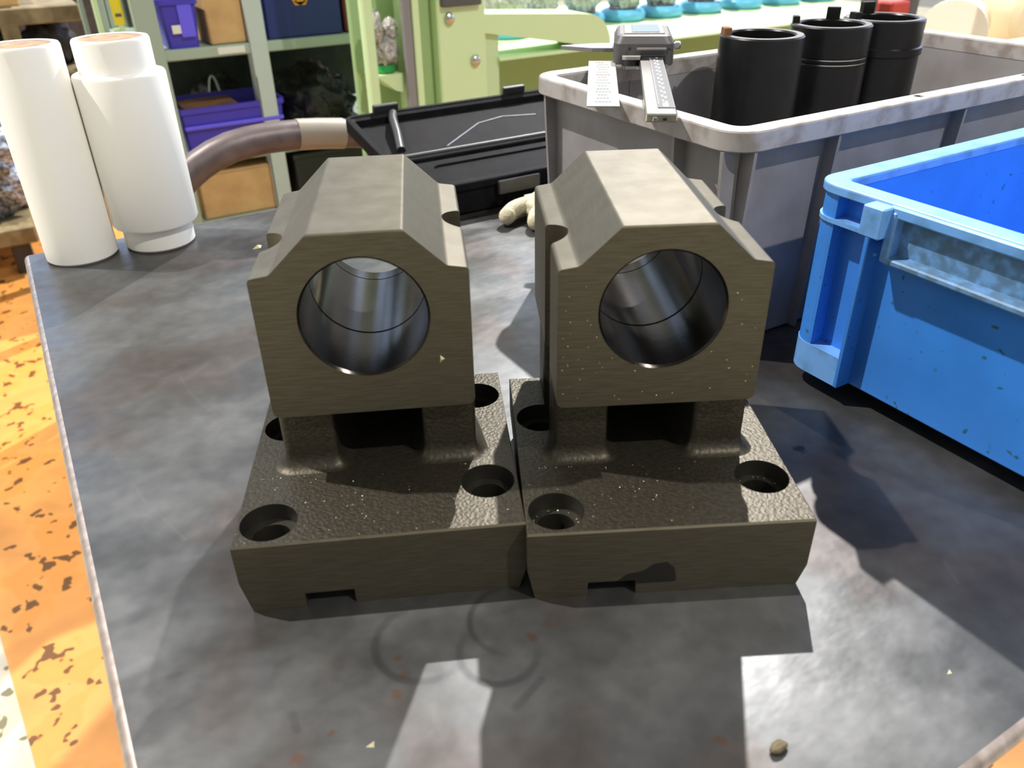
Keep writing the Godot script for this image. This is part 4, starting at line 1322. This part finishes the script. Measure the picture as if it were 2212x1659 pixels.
func chip_mesh(seed_: int, s: float) -> Sh:
	var r := RandomNumberGenerator.new()
	r.seed = seed_
	var sh := Sh.new()
	var a := Vector3(-s, 0, r.randf_range(-0.3, 0.3) * s)
	var b := Vector3(s * 0.8, s * 0.15, -s * 0.5)
	var c := Vector3(s * 0.3, s * 0.1, s * 0.7)
	var d := Vector3(0, s * 0.55, 0)
	for f in [[a, b, c], [a, b, d], [b, c, d], [a, c, d]]:
		sh.face(f, (a + b + c + d) / 4.0)
	return sh


func build_small_bits() -> void:
	# single scraps that can be pointed to
	for q in [[Vector3(0.084, 0, 0.648), 0.0022, "tiny white scrap on the table in front of the left steel block"], [Vector3(0.303, 0, 0.742), 0.0016, "tiny pale chip on the brightly lit corner of the table"], [Vector3(0.192, 0.0, 0.104), 0.0055, "small white scrap on the table behind the left steel block's left shoulder"]]:
		var o := obj("metal_chip", chip_mesh(int(q[0].x * 1e4), q[1]), M.chip, self)
		o.position = q[0]
		tag(o, q[2], "chip")
	var cocoon := obj("debris_lump", Sh.new().blob(Vector3(0, 0.0015, 0), Vector3(0.004, 0.0018, 0.0022), 0.3, 77, 12), M.chip_dark, self)
	cocoon.position = Vector3(0.216, 0.0, 0.7305)
	tag(cocoon, "small brown lump of debris on the bright patch of the table", "debris")
	# the pale chip on the left block's face
	var xf := Transform3D(Basis(Vector3.UP, -0.42606), Vector3(0.120, 0, 0.581))
	var ch := obj("metal_chip", chip_mesh(5, 0.0022), M.chip, self)
	ch.transform = xf * Transform3D(Basis(Vector3.RIGHT, PI / 2) * Basis(Vector3.UP, 1.2), Vector3(0.0325, 0.0985, -0.0494))
	tag(ch, "pale triangular chip stuck on the face of the left steel block, right below its bore", "chip")
	# fine swarf nobody could count
	for k in 2:
		var bx := Transform3D(Basis(Vector3.UP, -0.42606), Vector3(0.120, 0, 0.581)) if k == 0 else Transform3D(Basis(Vector3.UP, -0.47478), Vector3(0.233, 0, 0.645))
		var st := Sh.new()
		for i in (70 if k == 0 else 170):
			var p := Vector3(rng.randf_range(-0.062, 0.062), 0.0391, rng.randf_range(-0.05, -0.002))
			var s := rng.randf_range(0.00018, 0.0005)
			var up := Basis(Vector3.UP, rng.randf() * TAU)
			if k == 1 and i > 90:
				p = Vector3(rng.randf_range(-0.045, 0.045), rng.randf_range(0.076, 0.135), -0.0493)
				if Vector2(p.x, p.y - 0.1214).length() < 0.0295:
					continue
				if i < 130:
					p.x = -0.045 + absf(rng.randfn(0.0, 0.012))
				up = Basis(Vector3.RIGHT, PI / 2) * up
			for z in [[-0.0505, -0.0156], [0.0505, -0.0329]]:
				if p.y < 0.05 and Vector2(p.x - z[0], p.z - z[1]).length() < 0.0135:
					p.z = -0.048
			if k == 1 and i < 36:   # curls caught on the ledges of the right block's front holes
				var hc := Vector2(-0.0505, -0.0156) if i < 20 else Vector2(0.0505, -0.0329)
				var ha := rng.randf() * TAU
				p = Vector3(hc.x + cos(ha) * 0.0108, 0.0302, hc.y + sin(ha) * 0.0108)
				s *= 1.5
			var c := chip_mesh(i + 1000 * k, s)
			for v in c.v:
				st.v.append(bx * (p + up * v))
			for gg in c.g:
				st.g.append(gg)
		var o := obj("metal_swarf", st, M.chip, self)
		o.set_meta("kind", "stuff")
		tag(o, "fine bright swarf scattered over the " + ("left" if k == 0 else "right") + " steel block", "swarf")
